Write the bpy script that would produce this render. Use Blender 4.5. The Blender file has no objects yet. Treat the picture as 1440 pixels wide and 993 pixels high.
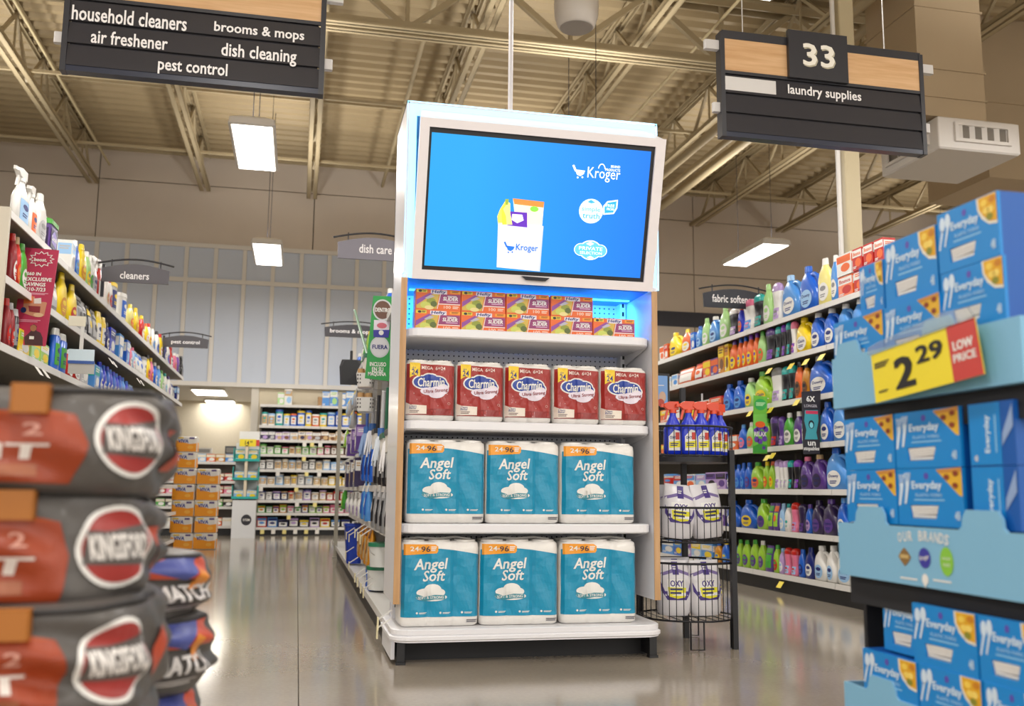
import bpy, bmesh, math, random
from mathutils import Vector, Matrix
from mathutils.geometry import tessellate_polygon
random.seed(7)
C = bpy.context.scene.collection
PI = math.pi

# ------------------------------------------------------------------ camera
FPX, YAW, PITCH, ROLL, EYE = 1353.75544, .216326224, .141295790, .00944213171, Vector((0, 0, .75))
fw = Vector((math.sin(YAW)*math.cos(PITCH), math.cos(YAW)*math.cos(PITCH), math.sin(PITCH)))
r0 = Vector((math.cos(YAW), -math.sin(YAW), 0)); u0 = r0.cross(fw)
rt = math.cos(ROLL)*r0 + math.sin(ROLL)*u0
up = -math.sin(ROLL)*r0 + math.cos(ROLL)*u0
cam = bpy.data.objects.new('camera', bpy.data.cameras.new('camera')); C.objects.link(cam)
mw = Matrix((rt, up, -fw)).transposed().to_4x4(); mw.translation = EYE
cam.matrix_world = mw
cam.data.sensor_width = 36; cam.data.lens = FPX/1440*36
cam.data.clip_start = .05; cam.data.clip_end = 100
cam.data.dof.use_dof = True; cam.data.dof.focus_distance = 4.5; cam.data.dof.aperture_fstop = 3.6
bpy.context.scene.camera = cam

# ------------------------------------------------------------------ world, exposure
wd = bpy.data.worlds.new('store_ambient'); bpy.context.scene.world = wd; wd.use_nodes = True
bgn = wd.node_tree.nodes['Background']; bgn.inputs[0].default_value = (1, .95, .89, 1); bgn.inputs[1].default_value = 1.9
vs = bpy.context.scene.view_settings
vs.view_transform = 'Standard'; vs.look = 'None'; vs.gamma = 1; vs.use_curve_mapping = False; vs.exposure = 0.03
LAMP_W, UP_FILL_W = 51.0, 43.0          # watts at each high-bay light: its own lamp, then the added upward fill

# ------------------------------------------------------------------ measuring: a photograph pixel onto a plane of the store
def ray(x, y): return (x-720)*rt - (y-496.5)*up + FPX*fw
def atX(x, y, X): d = ray(x, y); return EYE + d*(X/d.x)
def atY(x, y, Y): d = ray(x, y); return EYE + d*(Y/d.y)
def atZ(x, y, Z): d = ray(x, y); return EYE + d*((Z-EYE.z)/d.z)
def atP(x, y, O, n): d = ray(x, y); return EYE + d*((O-EYE).dot(n)/d.dot(n))

# ------------------------------------------------------------------ materials
def lin(h):
    h = h.lstrip('#'); o = []
    for i in (0, 2, 4):
        c = int(h[i:i+2], 16)/255
        o.append(c/12.92 if c <= .04045 else ((c+.055)/1.055)**2.4)
    return (o[0], o[1], o[2], 1)
PAL = {'white':'#e9e8e4','red':'#c4241c','orange':'#e8692a','yellow':'#f2d21c','pale yellow':'#efe48a','light green':'#a9d98a','green':'#4aa83a','lime green':'#9fd03a','teal':'#1ea6a0','sky blue':'#4f93dc','blue':'#1f62cc','navy':'#1c2a78','royal blue':'#1230c8','light blue':'#9cc6ee','purple':'#5b3a8c','lilac':'#b79ad0','violet':'#7a3ab0','pink':'#e77a9c','black':'#1b1a20','grey':'#8a8a8c','silver':'#b9b9bb','brown':'#7a4e2c','tan':'#c9a878','dark purple':'#33264f','dark red':'#8a1a22','cream':'#e6dcc2','amber':'#d08a18','orange red':'#d8431a','charcoal':'#3a3838','magenta':'#b03060'}
_mats = {}
def M(col, rough=.45, metal=0, emit=0, coat=0, vary=0, bump=0, scale=20, trans=0, name=None):
    k = (col, rough, metal, emit, coat, vary, bump, scale, trans)
    if k in _mats: return _mats[k]
    m = bpy.data.materials.new(name or ('mat_'+str(col).replace(' ', '_'))); m.use_nodes = True
    nt = m.node_tree; b = nt.nodes['Principled BSDF']; c = lin(PAL.get(col, col))
    b.inputs['Base Color'].default_value = c; b.inputs['Roughness'].default_value = rough; b.inputs['Metallic'].default_value = metal
    if coat: b.inputs['Coat Weight'].default_value = coat; b.inputs['Coat Roughness'].default_value = .12
    if trans: b.inputs['Transmission Weight'].default_value = trans
    if emit: b.inputs['Emission Color'].default_value = c; b.inputs['Emission Strength'].default_value = emit
    if vary or bump:
        tc = nt.nodes.new('ShaderNodeTexCoord'); nz = nt.nodes.new('ShaderNodeTexNoise')
        nz.inputs['Scale'].default_value = scale; nz.inputs['Detail'].default_value = 5
        nt.links.new(tc.outputs['Object'], nz.inputs['Vector'])
        if vary:
            mx = nt.nodes.new('ShaderNodeMix'); mx.data_type = 'RGBA'
            mx.inputs[6].default_value = tuple(v*(1-vary) for v in c[:3])+(1,); mx.inputs[7].default_value = tuple(min(1, v*(1+vary)) for v in c[:3])+(1,)
            nt.links.new(nz.outputs['Fac'], mx.inputs[0]); nt.links.new(mx.outputs[2], b.inputs['Base Color'])
        if bump:
            bp = nt.nodes.new('ShaderNodeBump'); bp.inputs['Strength'].default_value = bump; bp.inputs['Distance'].default_value = .01
            nt.links.new(nz.outputs['Fac'], bp.inputs['Height']); nt.links.new(bp.outputs[0], b.inputs['Normal'])
    _mats[k] = m
    return m
def wood_mat(name, c0, c1, sc, axis):
    m = bpy.data.materials.new(name); m.use_nodes = True; nt = m.node_tree; b = nt.nodes['Principled BSDF']
    tc = nt.nodes.new('ShaderNodeTexCoord'); mp = nt.nodes.new('ShaderNodeMapping'); nz = nt.nodes.new('ShaderNodeTexNoise'); cr = nt.nodes.new('ShaderNodeValToRGB')
    s = [sc*12]*3; s[axis] = sc; mp.inputs['Scale'].default_value = s; nz.inputs['Scale'].default_value = 1; nz.inputs['Detail'].default_value = 4
    cr.color_ramp.elements[0].color = lin(c0); cr.color_ramp.elements[1].color = lin(c1); cr.color_ramp.elements[0].position = .3; cr.color_ramp.elements[1].position = .7
    nt.links.new(tc.outputs['Object'], mp.inputs['Vector']); nt.links.new(mp.outputs[0], nz.inputs['Vector']); nt.links.new(nz.outputs['Fac'], cr.inputs[0]); nt.links.new(cr.outputs[0], b.inputs['Base Color'])
    b.inputs['Roughness'].default_value = .4
    return m

# ------------------------------------------------------------------ mesh collector
class MB:
    def __init__(s): s.v = []; s.f = []; s.m = []; s.mats = []; s.sm = []
    def mi(s, m):
        if m not in s.mats: s.mats.append(m)
        return s.mats.index(m)
    def add(s, vs, fs, m, smooth=False):
        o = len(s.v); s.v += [tuple(v) for v in vs]; i = s.mi(m)
        for f in fs: s.f.append([o+k for k in f]); s.m.append(i); s.sm.append(smooth)
        return s
    def box(s, x0, x1, y0, y1, z0, z1, m):
        return s.add([(x0,y0,z0),(x1,y0,z0),(x1,y1,z0),(x0,y1,z0),(x0,y0,z1),(x1,y0,z1),(x1,y1,z1),(x0,y1,z1)], [(0,3,2,1),(4,5,6,7),(0,1,5,4),(1,2,6,5),(2,3,7,6),(3,0,4,7)], m)
    def beam(s, a, b, w, h, m, upv=(0,0,1)):
        a, b = Vector(a), Vector(b); d = (b-a).normalized(); sx = d.cross(Vector(upv))
        if sx.length < 1e-4: sx = d.cross(Vector((1,0,0)))
        sx.normalize(); sy = sx.cross(d); q = [(-w/2,-h/2),(w/2,-h/2),(w/2,h/2),(-w/2,h/2)]
        vs = [a+sx*i+sy*j for i, j in q]+[b+sx*i+sy*j for i, j in q]
        return s.add(vs, [(0,1,2,3),(7,6,5,4),(0,4,5,1),(1,5,6,2),(2,6,7,3),(3,7,4,0)], m)
    def loft(s, rings, m, cap0=True, cap1=True, smooth=True):
        n = len(rings[0]); vs = [p for r in rings for p in r]
        fs = [(i*n+k, i*n+(k+1) % n, (i+1)*n+(k+1) % n, (i+1)*n+k) for i in range(len(rings)-1) for k in range(n)]
        s.add(vs, fs, m, smooth)
        if cap0: s.add(rings[0], [tuple(range(n))[::-1]], m)
        if cap1: s.add(rings[-1], [tuple(range(n))], m)
        return s
    def tube(s, pts, r, m, n=6, closed=False):
        pts = [Vector(p) for p in pts]; rings = []; N = len(pts); u = None
        for i, p in enumerate(pts):
            a = pts[i-1] if (i or closed) else p; b = pts[(i+1) % N] if (i < N-1 or closed) else p
            d = (b-a).normalized()
            if u is None:
                u = d.cross(Vector((0,0,1)))
                if u.length < .01: u = d.cross(Vector((1,0,0)))
            u = (u-d*u.dot(d)).normalized(); w = d.cross(u)
            rings.append([p+(u*math.cos(2*PI*k/n)+w*math.sin(2*PI*k/n))*r for k in range(n)])
        if closed: rings.append(rings[0])
        return s.loft(rings, m, not closed, not closed)
    def cyl(s, x, y, z0, z1, r0, m, r1=None, n=16):
        r1 = r0 if r1 is None else r1
        return s.loft([[(x+r*math.cos(2*PI*k/n), y+r*math.sin(2*PI*k/n), z) for k in range(n)] for r, z in ((r0,z0),(r1,z1))], m)
    def mesh(s, name):
        me = bpy.data.meshes.new(name); me.from_pydata(s.v, [], s.f)
        for m in s.mats: me.materials.append(m)
        me.polygons.foreach_set('material_index', s.m); me.polygons.foreach_set('use_smooth', s.sm); me.update()
        return me
    def build(s, name, parent=None, loc=None, label=None, stuff=False):
        return link(name, s.mesh(name), parent, loc, label, stuff)
def link(name, me, parent=None, loc=None, label=None, stuff=False):
    o = bpy.data.objects.new(name, me); C.objects.link(o)
    if parent: o.parent = parent
    if loc: o.location = loc
    if label: o['label'] = label
    if stuff: o['kind'] = 'stuff'
    return o
def thing(name, label, cat, loc=(0,0,0), rz=0, group=None, scale=None):
    o = bpy.data.objects.new(name, None); C.objects.link(o); o.location = loc; o.rotation_euler = (0,0,rz); o.empty_display_size = .05
    o['label'] = label; o['category'] = cat
    if group: o['group'] = group
    if scale: o.scale = scale
    return o
def tag(o, label, cat, group=None):
    o['label'] = label; o['category'] = cat
    if group: o['group'] = group
    return o
def struct(o): o['kind'] = 'structure'; return o

def sell(a, b, p, z, n=20, cx=0, cy=0):            # one superellipse ring
    o = []
    for k in range(n):
        t = 2*PI*(k+.5)/n; c, q = math.cos(t), math.sin(t)
        o.append((cx+a*math.copysign(abs(c)**(2/p), c), cy+b*math.copysign(abs(q)**(2/p), q), z))
    return o
def rrect(x0, x1, y0, y1, r, z, n=5, corners=(1,1,1,1)):  # rounded rectangle ring; corners: x1y1, x0y1, x0y0, x1y0
    o = []
    for (cx, cy, a0, on) in ((x1,y1,0,corners[0]),(x0,y1,90,corners[1]),(x0,y0,180,corners[2]),(x1,y0,270,corners[3])):
        rr = r if on else .0005
        sx = -1 if a0 in (0, 270) else 1; sy = -1 if a0 in (0, 90) else 1
        for k in range(n):
            a = math.radians(a0+90*k/(n-1)); o.append((cx+sx*rr+rr*math.cos(a), cy+sy*rr+rr*math.sin(a), z))
    return o

# ------------------------------------------------------------------ flat print laid on a surface as thin geometry
_txt = {}
def text2d(s, bold, shear):
    k = (s, bold, shear)
    if k not in _txt:
        cu = bpy.data.curves.new('t', 'FONT'); cu.body = s; cu.size = 1; cu.offset = bold; cu.shear = shear; cu.resolution_u = 2; cu.space_character = 1+bold*1.5
        ob = bpy.data.objects.new('t', cu); C.objects.link(ob); bpy.context.view_layer.update()
        me = bpy.data.meshes.new_from_object(ob.evaluated_get(bpy.context.evaluated_depsgraph_get()))
        vs = [(v.co.x, v.co.y) for v in me.vertices]; fs = [tuple(p.vertices) for p in me.polygons]
        bpy.data.objects.remove(ob); bpy.data.curves.remove(cu); bpy.data.meshes.remove(me)
        xs = [v[0] for v in vs]; ys = [v[1] for v in vs]; x0, x1, y0, y1 = min(xs), max(xs), min(ys), max(ys)
        _txt[k] = ([((x-x0)/(x1-x0)-.5, (y-y0)/(y1-y0)-.5) for x, y in vs], fs)
    return _txt[k]
class Print:
    def __init__(s, fn, cx=None, cy=None): s.fn = fn; s.mb = MB(); s.cx = cx; s.cy = cy
    def tris(s, vs, fs, m, layer):
        if s.cx or s.cy:
            bm = bmesh.new(); bv = [bm.verts.new((x, y, 0)) for x, y in vs]
            for f in fs:
                try: bm.faces.new([bv[i] for i in f])
                except ValueError: pass
            for ax, st in ((0, s.cx), (1, s.cy)):
                if not st: continue
                c = [v.co[ax] for v in bm.verts]; a, b = min(c), max(c); k = math.ceil(a/st+1e-6)
                while k*st < b-1e-6:
                    p = [0,0,0]; p[ax] = k*st; n = [0,0,0]; n[ax] = 1
                    bmesh.ops.bisect_plane(bm, geom=bm.verts[:]+bm.edges[:]+bm.faces[:], plane_co=p, plane_no=n, dist=1e-6); k += 1
            bm.verts.index_update(); vs = [(v.co.x, v.co.y) for v in bm.verts]; fs = [[v.index for v in f.verts] for f in bm.faces]; bm.free()
        out = []
        for f in fs:
            a = sum(vs[f[i]][0]*vs[f[(i+1) % len(f)]][1]-vs[f[(i+1) % len(f)]][0]*vs[f[i]][1] for i in range(len(f)))
            out.append(f if a > 0 else list(f)[::-1])
        s.mb.add([s.fn(x, y, layer*.0005) for x, y in vs], out, m)
        return s
    def poly(s, pts, m, layer=1):
        return s.tris(pts, tessellate_polygon([[Vector((x, y, 0)) for x, y in pts]]), m, layer)
    def rect(s, x0, y0, x1, y1, m, layer=1): return s.tris([(x0,y0),(x1,y0),(x1,y1),(x0,y1)], [(0,1,2,3)], m, layer)
    def ell(s, x, y, rx, ry, m, layer=1, n=20): return s.poly([(x+rx*math.cos(2*PI*k/n), y+ry*math.sin(2*PI*k/n)) for k in range(n)], m, layer)
    def ring(s, x, y, rx, ry, t, m, layer=1, n=24, a0=0, a1=2*PI):
        o = [(x+rx*math.cos(a0+(a1-a0)*k/n), y+ry*math.sin(a0+(a1-a0)*k/n)) for k in range(n+1)]; i = [(x+(rx-t)*math.cos(a0+(a1-a0)*k/n), y+(ry-t)*math.sin(a0+(a1-a0)*k/n)) for k in range(n+1)]
        return s.tris(o+i, [(k, k+1, n+2+k, n+1+k) for k in range(n)], m, layer)
    def text(s, t, x, y, w, h, m, layer=2, bold=.0, shear=0, rot=0):
        vs, fs = text2d(t, min(bold, .008), shear); c, q = math.cos(rot), math.sin(rot); ky = max(0, bold-.008)*.75*h; k = ky*min(1.3, w/(.6*h*len(t)))
        w, h = w-2*k, h-1.2*ky                # heavier letters: the same outline laid again a hair's breadth aside
        for j, (dx, dy) in enumerate(((0,0),(-k,.5*ky),(k,.5*ky),(-k,-.5*ky),(k,-.5*ky)) if k else ((0,0),)):
            s.tris([(x+dx+(a*w)*c-(b*h)*q, y+dy+(a*w)*q+(b*h)*c) for a, b in vs], fs, m, layer+.06*j)
        return s
    def lines(s, x, y, w, h, n, m, layer=2):        # print too small to read
        for k in range(n):
            yy = y-h*k/n; s.rect(x, yy-h/n*.55, x+w*(1-.13*((k*7) % 3)), yy, m, layer)
        return s
    def build(s, name, parent=None, label=None): return s.mb.build(name, parent, None, label)
    def flush(s, name, parent):             # this piece is done: link it and start the next one
        if s.mb.v: s.mb.build(name, parent)
        s.mb = MB()
def plane_fn(O, ux, uy):
    O, ux, uy = Vector(O), Vector(ux), Vector(uy); n = ux.cross(uy).normalized()
    return lambda x, y, o: tuple(O+ux*x+uy*y+n*o)

# ================================================================== LARGE STRUCTURE
ZC, YW = 6.35, 16.5
def floor_mat():
    m = bpy.data.materials.new('polished_concrete'); m.use_nodes = True; nt = m.node_tree; b = nt.nodes['Principled BSDF']
    tc = nt.nodes.new('ShaderNodeTexCoord'); n1 = nt.nodes.new('ShaderNodeTexNoise'); n1.inputs['Scale'].default_value = 1.3; n1.inputs['Detail'].default_value = 8
    n2 = nt.nodes.new('ShaderNodeTexNoise'); n2.inputs['Scale'].default_value = 60; n2.inputs['Detail'].default_value = 4
    ad = nt.nodes.new('ShaderNodeMath'); ad.operation = 'MULTIPLY_ADD'; ad.inputs[1].default_value = .35
    cr = nt.nodes.new('ShaderNodeValToRGB'); cr.color_ramp.elements[0].color = lin('#80776a'); cr.color_ramp.elements[1].color = lin('#9c9284'); cr.color_ramp.elements[0].position = .35; cr.color_ramp.elements[1].position = .85
    for n in (n1, n2): nt.links.new(tc.outputs['Object'], n.inputs['Vector'])
    nt.links.new(n2.outputs['Fac'], ad.inputs[0]); nt.links.new(n1.outputs['Fac'], ad.inputs[2]); nt.links.new(ad.outputs[0], cr.inputs[0]); nt.links.new(cr.outputs[0], b.inputs['Base Color'])
    b.inputs['Roughness'].default_value = .12; b.inputs['Specular IOR Level'].default_value = .75
    return m
m_floor = floor_mat()
m_beige = M('#d6cabc', .75, vary=.06, scale=1.5); m_steel = M('#a89878', .55, vary=.05, scale=3); m_deck = M('#a08d6a', .6, vary=.05, scale=2)
m_joint = M('#5c5245', .8); m_white = M('#e4e2df', .35); m_offw = M('#d9d3c6', .45); m_black = M('#17171a', .45); m_dark = M('#2a2a30', .4)

fl = struct(MB().box(-14, 14, -8, 24, -.1, -.012, m_joint).build('floor'))
gx = [-14, -9.2, -4.6, .035, 4.65, 9.3, 14]; gy = [-8, -3.7, .9, 5.45, 10, 14.6, 19.2, 24]
for i in range(6):
    for j in range(7):
        MB().box(gx[i]+.002, gx[i+1]-.002, gy[j]+.002, gy[j+1]-.002, -.0125, 0, m_floor).build('slab', fl)

def deck():
    mb = MB(); vs = []; y = -8.0; prof = []
    while y < YW+.4:
        prof += [(y, ZC), (y+.05, ZC-.055), (y+.13, ZC-.055), (y+.18, ZC)]; y += .23
    vs = [(x, a, b) for x in (-14, 14) for a, b in prof]; n = len(prof)
    mb.add(vs, [(k, k+1, n+k+1, n+k) for k in range(n-1)], m_deck)
    mb.box(-14, 14, -8, YW+.4, ZC+.01, ZC+.1, m_deck)
    return mb.build('ceiling')
ceil = struct(deck())
def joist_mesh():
    mb = MB(); y0, y1 = -4.0, YW-.15
    for s in (-.055, .055):
        mb.box(s-.032, s+.032, y0, y1, 5.66, 5.675, m_steel); mb.box(s-.006+(.026 if s > 0 else -.026), s+.006+(.026 if s > 0 else -.026), y0, y1, 5.66, 5.72, m_steel)
        mb.box(s-.032, s+.032, y0, y1, 6.275, 6.29, m_steel); mb.box(s-.006, s+.006, y0, y1, 6.23, 6.29, m_steel)
    y = y0+.2; k = 0
    while y < y1-.75:
        mb.beam((0,y,5.69), (0,y+.62,6.26), .035, .035, m_steel); mb.beam((0,y+.62,6.26), (0,y+1.24,5.69), .035, .035, m_steel)
        mb.beam((0,y+.62,5.69), (0,y+.62,6.26), .022, .022, m_steel); y += 1.24
    return mb.mesh('ceiling_joist')
jm = joist_mesh()
for k in range(-4, 8):
    x = .05+1.75*k
    if x < 13: link('ceiling_joist', jm, ceil, (x, 0, 0))
for y, z in ((3.4,5.72),(6.6,5.72),(12.1,5.72),(14.6,5.72),(5,6.2),(8.1,6.2),(11,6.2),(13.4,6.2),(16.2,6.2)):
    MB().box(-13, 13, y-.02, y+.02, z, z+.035, m_steel).build('bridging_bar', ceil)
g = MB()
for s in (-.075, .075):
    g.box(-14, 14, 9.4+s-.05, 9.4+s+.05, 5.40, 5.42, m_steel); g.box(-14, 14, 9.4+s-.01, 9.4+s+.01, 5.4, 5.5, m_steel)
    g.box(-14, 14, 9.4+s-.05, 9.4+s+.05, 6.18, 6.2, m_steel); g.box(-14, 14, 9.4+s-.01, 9.4+s+.01, 6.1, 6.2, m_steel)
for k in range(-7, 8):
    x = .05+1.75*k; g.beam((x,9.4,6.15), (x+.875,9.4,5.45), .06, .06, m_steel); g.beam((x+.875,9.4,5.45), (x+1.75,9.4,6.15), .06, .06, m_steel); g.beam((x+.875,9.4,5.45), (x+.875,9.4,6.15), .04, .04, m_steel)
g.build('girder', ceil)
for x, z, r in ((4.95,5.25,.06),(5.2,5.2,.045),(5.55,5.3,.07),(1.25,6.0,.03)):
    MB().tube([(x,-3,z),(x,YW-.1,z)], r, m_steel, 10).build('ceiling_pipe', ceil)
for x in (-3.2, 4.4): MB().tube([(x,-3,5.95),(x,YW-.3,5.95)], .018, M('#c8b890', .5), 8).build('sprinkler_pipe', ceil)

# back wall: concrete panels above, battened blue-grey band below them, drug counter opening on the left
bw = struct(MB().box(-14, 14, YW+.06, YW+.3, 2.43, ZC, m_joint).build('wall_back'))
for i in range(8):
    x0 = -13.9+3.5*i
    for z0, z1 in ((4.77, 5.8), (5.8, 6.35)):
        MB().box(x0+.008, x0+3.492, YW, YW+.07, z0+.008, z1-.008, m_beige).build('concrete_panel', bw)
    if x0 > 3: MB().box(x0+.008, x0+3.492, YW, YW+.07, 2.44, 4.77-.008, m_beige).build('concrete_panel', bw)
m_blue = M('#c6cfde', .55, vary=.03, scale=2); m_bat = M('#dedad3', .5)
xs = [-8.03+.468*k for k in range(25)]
for a, b in zip(xs[:-1], xs[1:]):
    MB().box(a+.034, b-.034, YW-.03, YW+.05, 2.47, 4.12, m_blue).build('wall_panel', bw)
    MB().box(a+.034, b-.034, YW-.03, YW+.05, 4.19, 4.72, m_blue).build('wall_panel', bw)
for a in xs: MB().box(a-.033, a+.033, YW-.06, YW+.05, 2.44, 4.75, m_bat).build('batten', bw)
for z in (2.43, 4.155, 4.75): MB().box(xs[0]-.03, xs[-1]+.03, YW-.075, YW+.05, z-.036, z+.036, m_bat).build('wall_rail', bw)
struct(MB().box(xs[-1]+.1, 13.9, YW-.02, YW+.02, 3.77, 4.05, M('#3a3c48', .5)).build('trim_1'))
m_cream = M('#dcd0b6', .6, vary=.04, scale=1.5)
struct(MB().box(-.68, 14, YW+.02, YW+.2, 0, 2.43, m_cream).build('wall_rear'))
struct(MB().box(-.80, -.68, YW-.02, YW+.22, 0, 2.42, m_offw).build('trim_2'))
struct(MB().box(-8, -.68, YW-.02, YW+.22, 2.40, 2.43, m_offw).build('trim_3'))
struct(MB().box(-14, -.6, 22, 22.2, 0, 3, M('#cfc6b2', .6, vary=.05)).build('wall_far'))
struct(MB().box(-14, -.6, YW+.3, 22, 2.62, 2.7, M('#cfcbc4', .7)).build('trim_4'))
struct(MB().box(-14.2, -14, -8, 24, 0, ZC, m_beige).build('wall_left')); struct(MB().box(14, 14.2, -8, 24, 0, ZC, m_beige).build('wall_right'))          # front wall left out so the world adds fill light from behind the camera

# ------------------------------------------------------------------ high-bay lights, each with its own lamp and an added upward fill
m_glow = M('#fffaf2', emit=9, name='lamp_diffuser')
def lamp_meshes():
    h = MB(); h.loft([rrect(-.19,.19,-.63,.63,.02,0,3), rrect(-.21,.21,-.65,.65,.02,.012,3), rrect(-.20,.20,-.64,.64,.02,.07,3), rrect(-.13,.13,-.6,.6,.02,.10,3)], M('#d8d4cf', .4), smooth=False)
    d = MB().box(-.178,.178,-.618,.618,-.004,.004, m_glow)
    w = MB()
    for y in (-.5, .5): w.tube([(0,y,.1),(0,y,ZC-4.02)], .004, m_dark, 4)
    return h.mesh('housing'), d.mesh('diffuser'), w.mesh('cable')
lm = lamp_meshes()
LAMPS = [(-.53,9.3),(-.53,13.7),(-.53,4.9),(-.53,.5),(-.53,-3.9),(2.77,9.3),(2.77,13.7),(2.77,4.9),(2.77,.5),(2.77,-3.9),(6.07,12.0),(6.07,5.2),(6.07,1.0),(6.07,-3.2),(-3.83,11.5),(-3.83,7.1),(-3.83,2.7),(-3.83,-1.7),(-7.1,9.3),(-7.1,4.9),(-7.1,.5),(10.7,13.7),(10.7,9.3),(10.7,4.9),(10.7,.5)]
LNAME = {0:'long white high-bay light over the cleaners aisle, the nearer and larger in view', 1:'white high-bay light over the cleaners aisle, the farther one near the blue wall', 10:'long white high-bay light hanging above the laundry aisle near the fabric softener sign'}
AIS = {-.53:'cleaners aisle',2.77:'laundry aisle',6.07:'aisle beyond laundry',-3.83:'aisle left of cleaners',-7.1:'far left aisle',10.7:'far right aisle'}
for i, (x, y) in enumerate(LAMPS):
    rank = sum(1 for a, b in LAMPS if a == x and b > y)
    t = thing('high_bay_light', LNAME.get(i, 'white high-bay light, %s from the rear wall over the %s' % (('first','second','third','fourth','fifth')[rank], AIS[x])), 'light', (x, y, 4.0), 0, 'high-bay lights')
    for n, me in zip(('housing', 'diffuser', 'cable'), lm): link(n, me, t)
    L = bpy.data.objects.new('lamp', bpy.data.lights.new('lamp', 'AREA')); C.objects.link(L); L.parent = t; L.location = (0,0,-.01)
    L.data.shape = 'RECTANGLE'; L.data.size = .35; L.data.size_y = 1.22; L.data.energy = LAMP_W; L.data.color = (1, .965, .925)
    U = bpy.data.objects.new('up_lamp', bpy.data.lights.new('up_lamp', 'AREA')); C.objects.link(U); U.parent = t; U.location = (0,0,.12); U.rotation_euler = (PI,0,0)  # upward fill added to brighten the ceiling and upper walls
    U.data.shape = 'RECTANGLE'; U.data.size = .35; U.data.size_y = 1.22; U.data.energy = UP_FILL_W; U.data.color = (1, .965, .925); U.data.spread = math.radians(140)
for k, (a, b, c, d) in enumerate(((268,545,322,557),(290,560,332,571))):
    z = 2.60; p = atZ((a+c)/2, (b+d)/2, z); p0 = atZ((a+c)/2, d, z); p1 = atZ((a+c)/2, b, z)
    t = thing('ceiling_light', ('bright recessed ceiling light behind the drug counter, upper of two','bright recessed ceiling light behind the drug counter, lower of two')[k], 'light', (p.x, p.y, z), 0, 'lights behind the counter')
    MB().box(-.32,.32,-.55,.55,-.02,.01, M('#dedad2', .4)).build('frame', t); MB().box(-.29,.29,-.52,.52,-.026,-.02, m_glow).build('diffuser', t)
    L = bpy.data.objects.new('lamp', bpy.data.lights.new('lamp', 'AREA')); C.objects.link(L); L.parent = t; L.location = (0,0,-.04); L.data.size = .9; L.data.energy = 14; L.data.color = (1,.95,.87)

# ------------------------------------------------------------------ ducts, column, pendant speaker
t = thing('air_diffuser', 'white ceiling air diffuser box with louvred grilles below a beige duct', 'air vent', (5.30, 7.0, 3.705), 0, None, (.7, .7, .7))
mw_ = M('#dcd8d4', .45); m_duct = M('#b3a084', .55, vary=.05, scale=2)
q = MB(); q.loft([rrect(0,1.13,0,1.16,.02,0,3), rrect(-.02,1.15,-.02,1.18,.02,.02,3), rrect(-.02,1.15,-.02,1.18,.02,.40,3), rrect(.03,1.1,.03,1.13,.02,.43,3)], mw_, smooth=False); q.build('plenum', t)
def grille(fn, w, h):
    q = MB()
    for a, b, c, d in ((0,w,0,.04),(0,w,h-.04,h),(0,.05,.04,h-.04),(w-.05,w,.04,h-.04)): q.add([fn(*v) for v in ((a,c,0),(b,c,0),(b,d,0),(a,d,0),(a,c,.035),(b,c,.035),(b,d,.035),(a,d,.035))], [(0,3,2,1),(4,5,6,7),(0,1,5,4),(1,2,6,5),(2,3,7,6),(3,0,4,7)], mw_)
    o = q.build('grille', t)
    MB().add([fn(*v) for v in ((.05,.04,.004),(w-.05,.04,.004),(w-.05,h-.04,.004),(.05,h-.04,.004))], [(0,1,2,3)], M('#7c766e', .7)).build('dark_opening', o)
    for k in range(5):
        x = .05+(w-.1)*k/4
        MB().add([fn(*v) for v in ((x-.006,.04,.004),(x+.004,.04,.004),(x+.05,.04,.034),(x-.006,h-.04,.004),(x+.004,h-.04,.004),(x+.05,h-.04,.034))], [(0,1,4,3),(1,2,5,4),(2,0,3,5),(0,2,1),(3,4,5)], mw_).build('louvre', o)
grille(lambda a, b, o: (.2+a, -.02-o, .10+b), .8, .25)
grille(lambda a, b, o: (-.02-o, 1.05-a, .10+b), .9, .25)
t = thing('air_duct', 'tall beige sheet metal air duct dropping from the ceiling to the diffuser', 'duct', (5.15, 7.03, 4.01))
MB().box(0,.66,0,.74,0,2.3, m_duct).build('duct_body', t)
for z in (.17, .43, 1.0, 1.6): MB().box(-.014,.674,-.014,.754,z,z+.018, m_duct).build('duct_seam', t)
t = thing('air_duct', 'wide beige duct at the right edge behind the diffuser', 'duct', (7.6, 9.2, 4.35))
MB().box(0,2.0,0,1.1,0,2.0, m_duct).build('duct_body', t); MB().box(-.02,2.02,-.02,1.12,.9,.93, m_duct).build('duct_seam', t)
t = thing('column', 'slim beige steel column rising behind the laundry shelves to the roof', 'column', (4.1, 6.5, 0))
q = MB(); q.loft([rrect(-.065,.065,-.065,.065,.015,z,4) for z in (0, ZC)], M('#c0b393', .5), smooth=False); q.build('shaft', t)
MB().tube([(-.105,-.03,1.0),(-.105,-.03,ZC)], .019, M('#d9d6d2', .35), 8).build('conduit', t)
MB().box(-.11,.11,-.11,.11,0,.02, m_steel).build('base_plate', t)
t = thing('pendant_speaker', 'round white pendant speaker hanging from the ceiling above the display', 'speaker', (1.75, 6, 3.9))
q = MB(); q.loft([[(r*math.cos(2*PI*k/28), r*math.sin(2*PI*k/28), z) for k in range(28)] for r, z in ((.115,.0),(.128,.012),(.15,.08),(.155,.16),(.15,.24),(.12,.3),(.05,.33))], M('#d2cbc2', .4)); q.build('speaker_body', t)
MB().cyl(0,0,-.004,.002,.112, M('#aca6a0', .6), n=28).build('speaker_grille', t); MB().tube([(0,0,.32),(0,0,ZC-3.9)], .006, m_dark, 5).build('cable', t)

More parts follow.
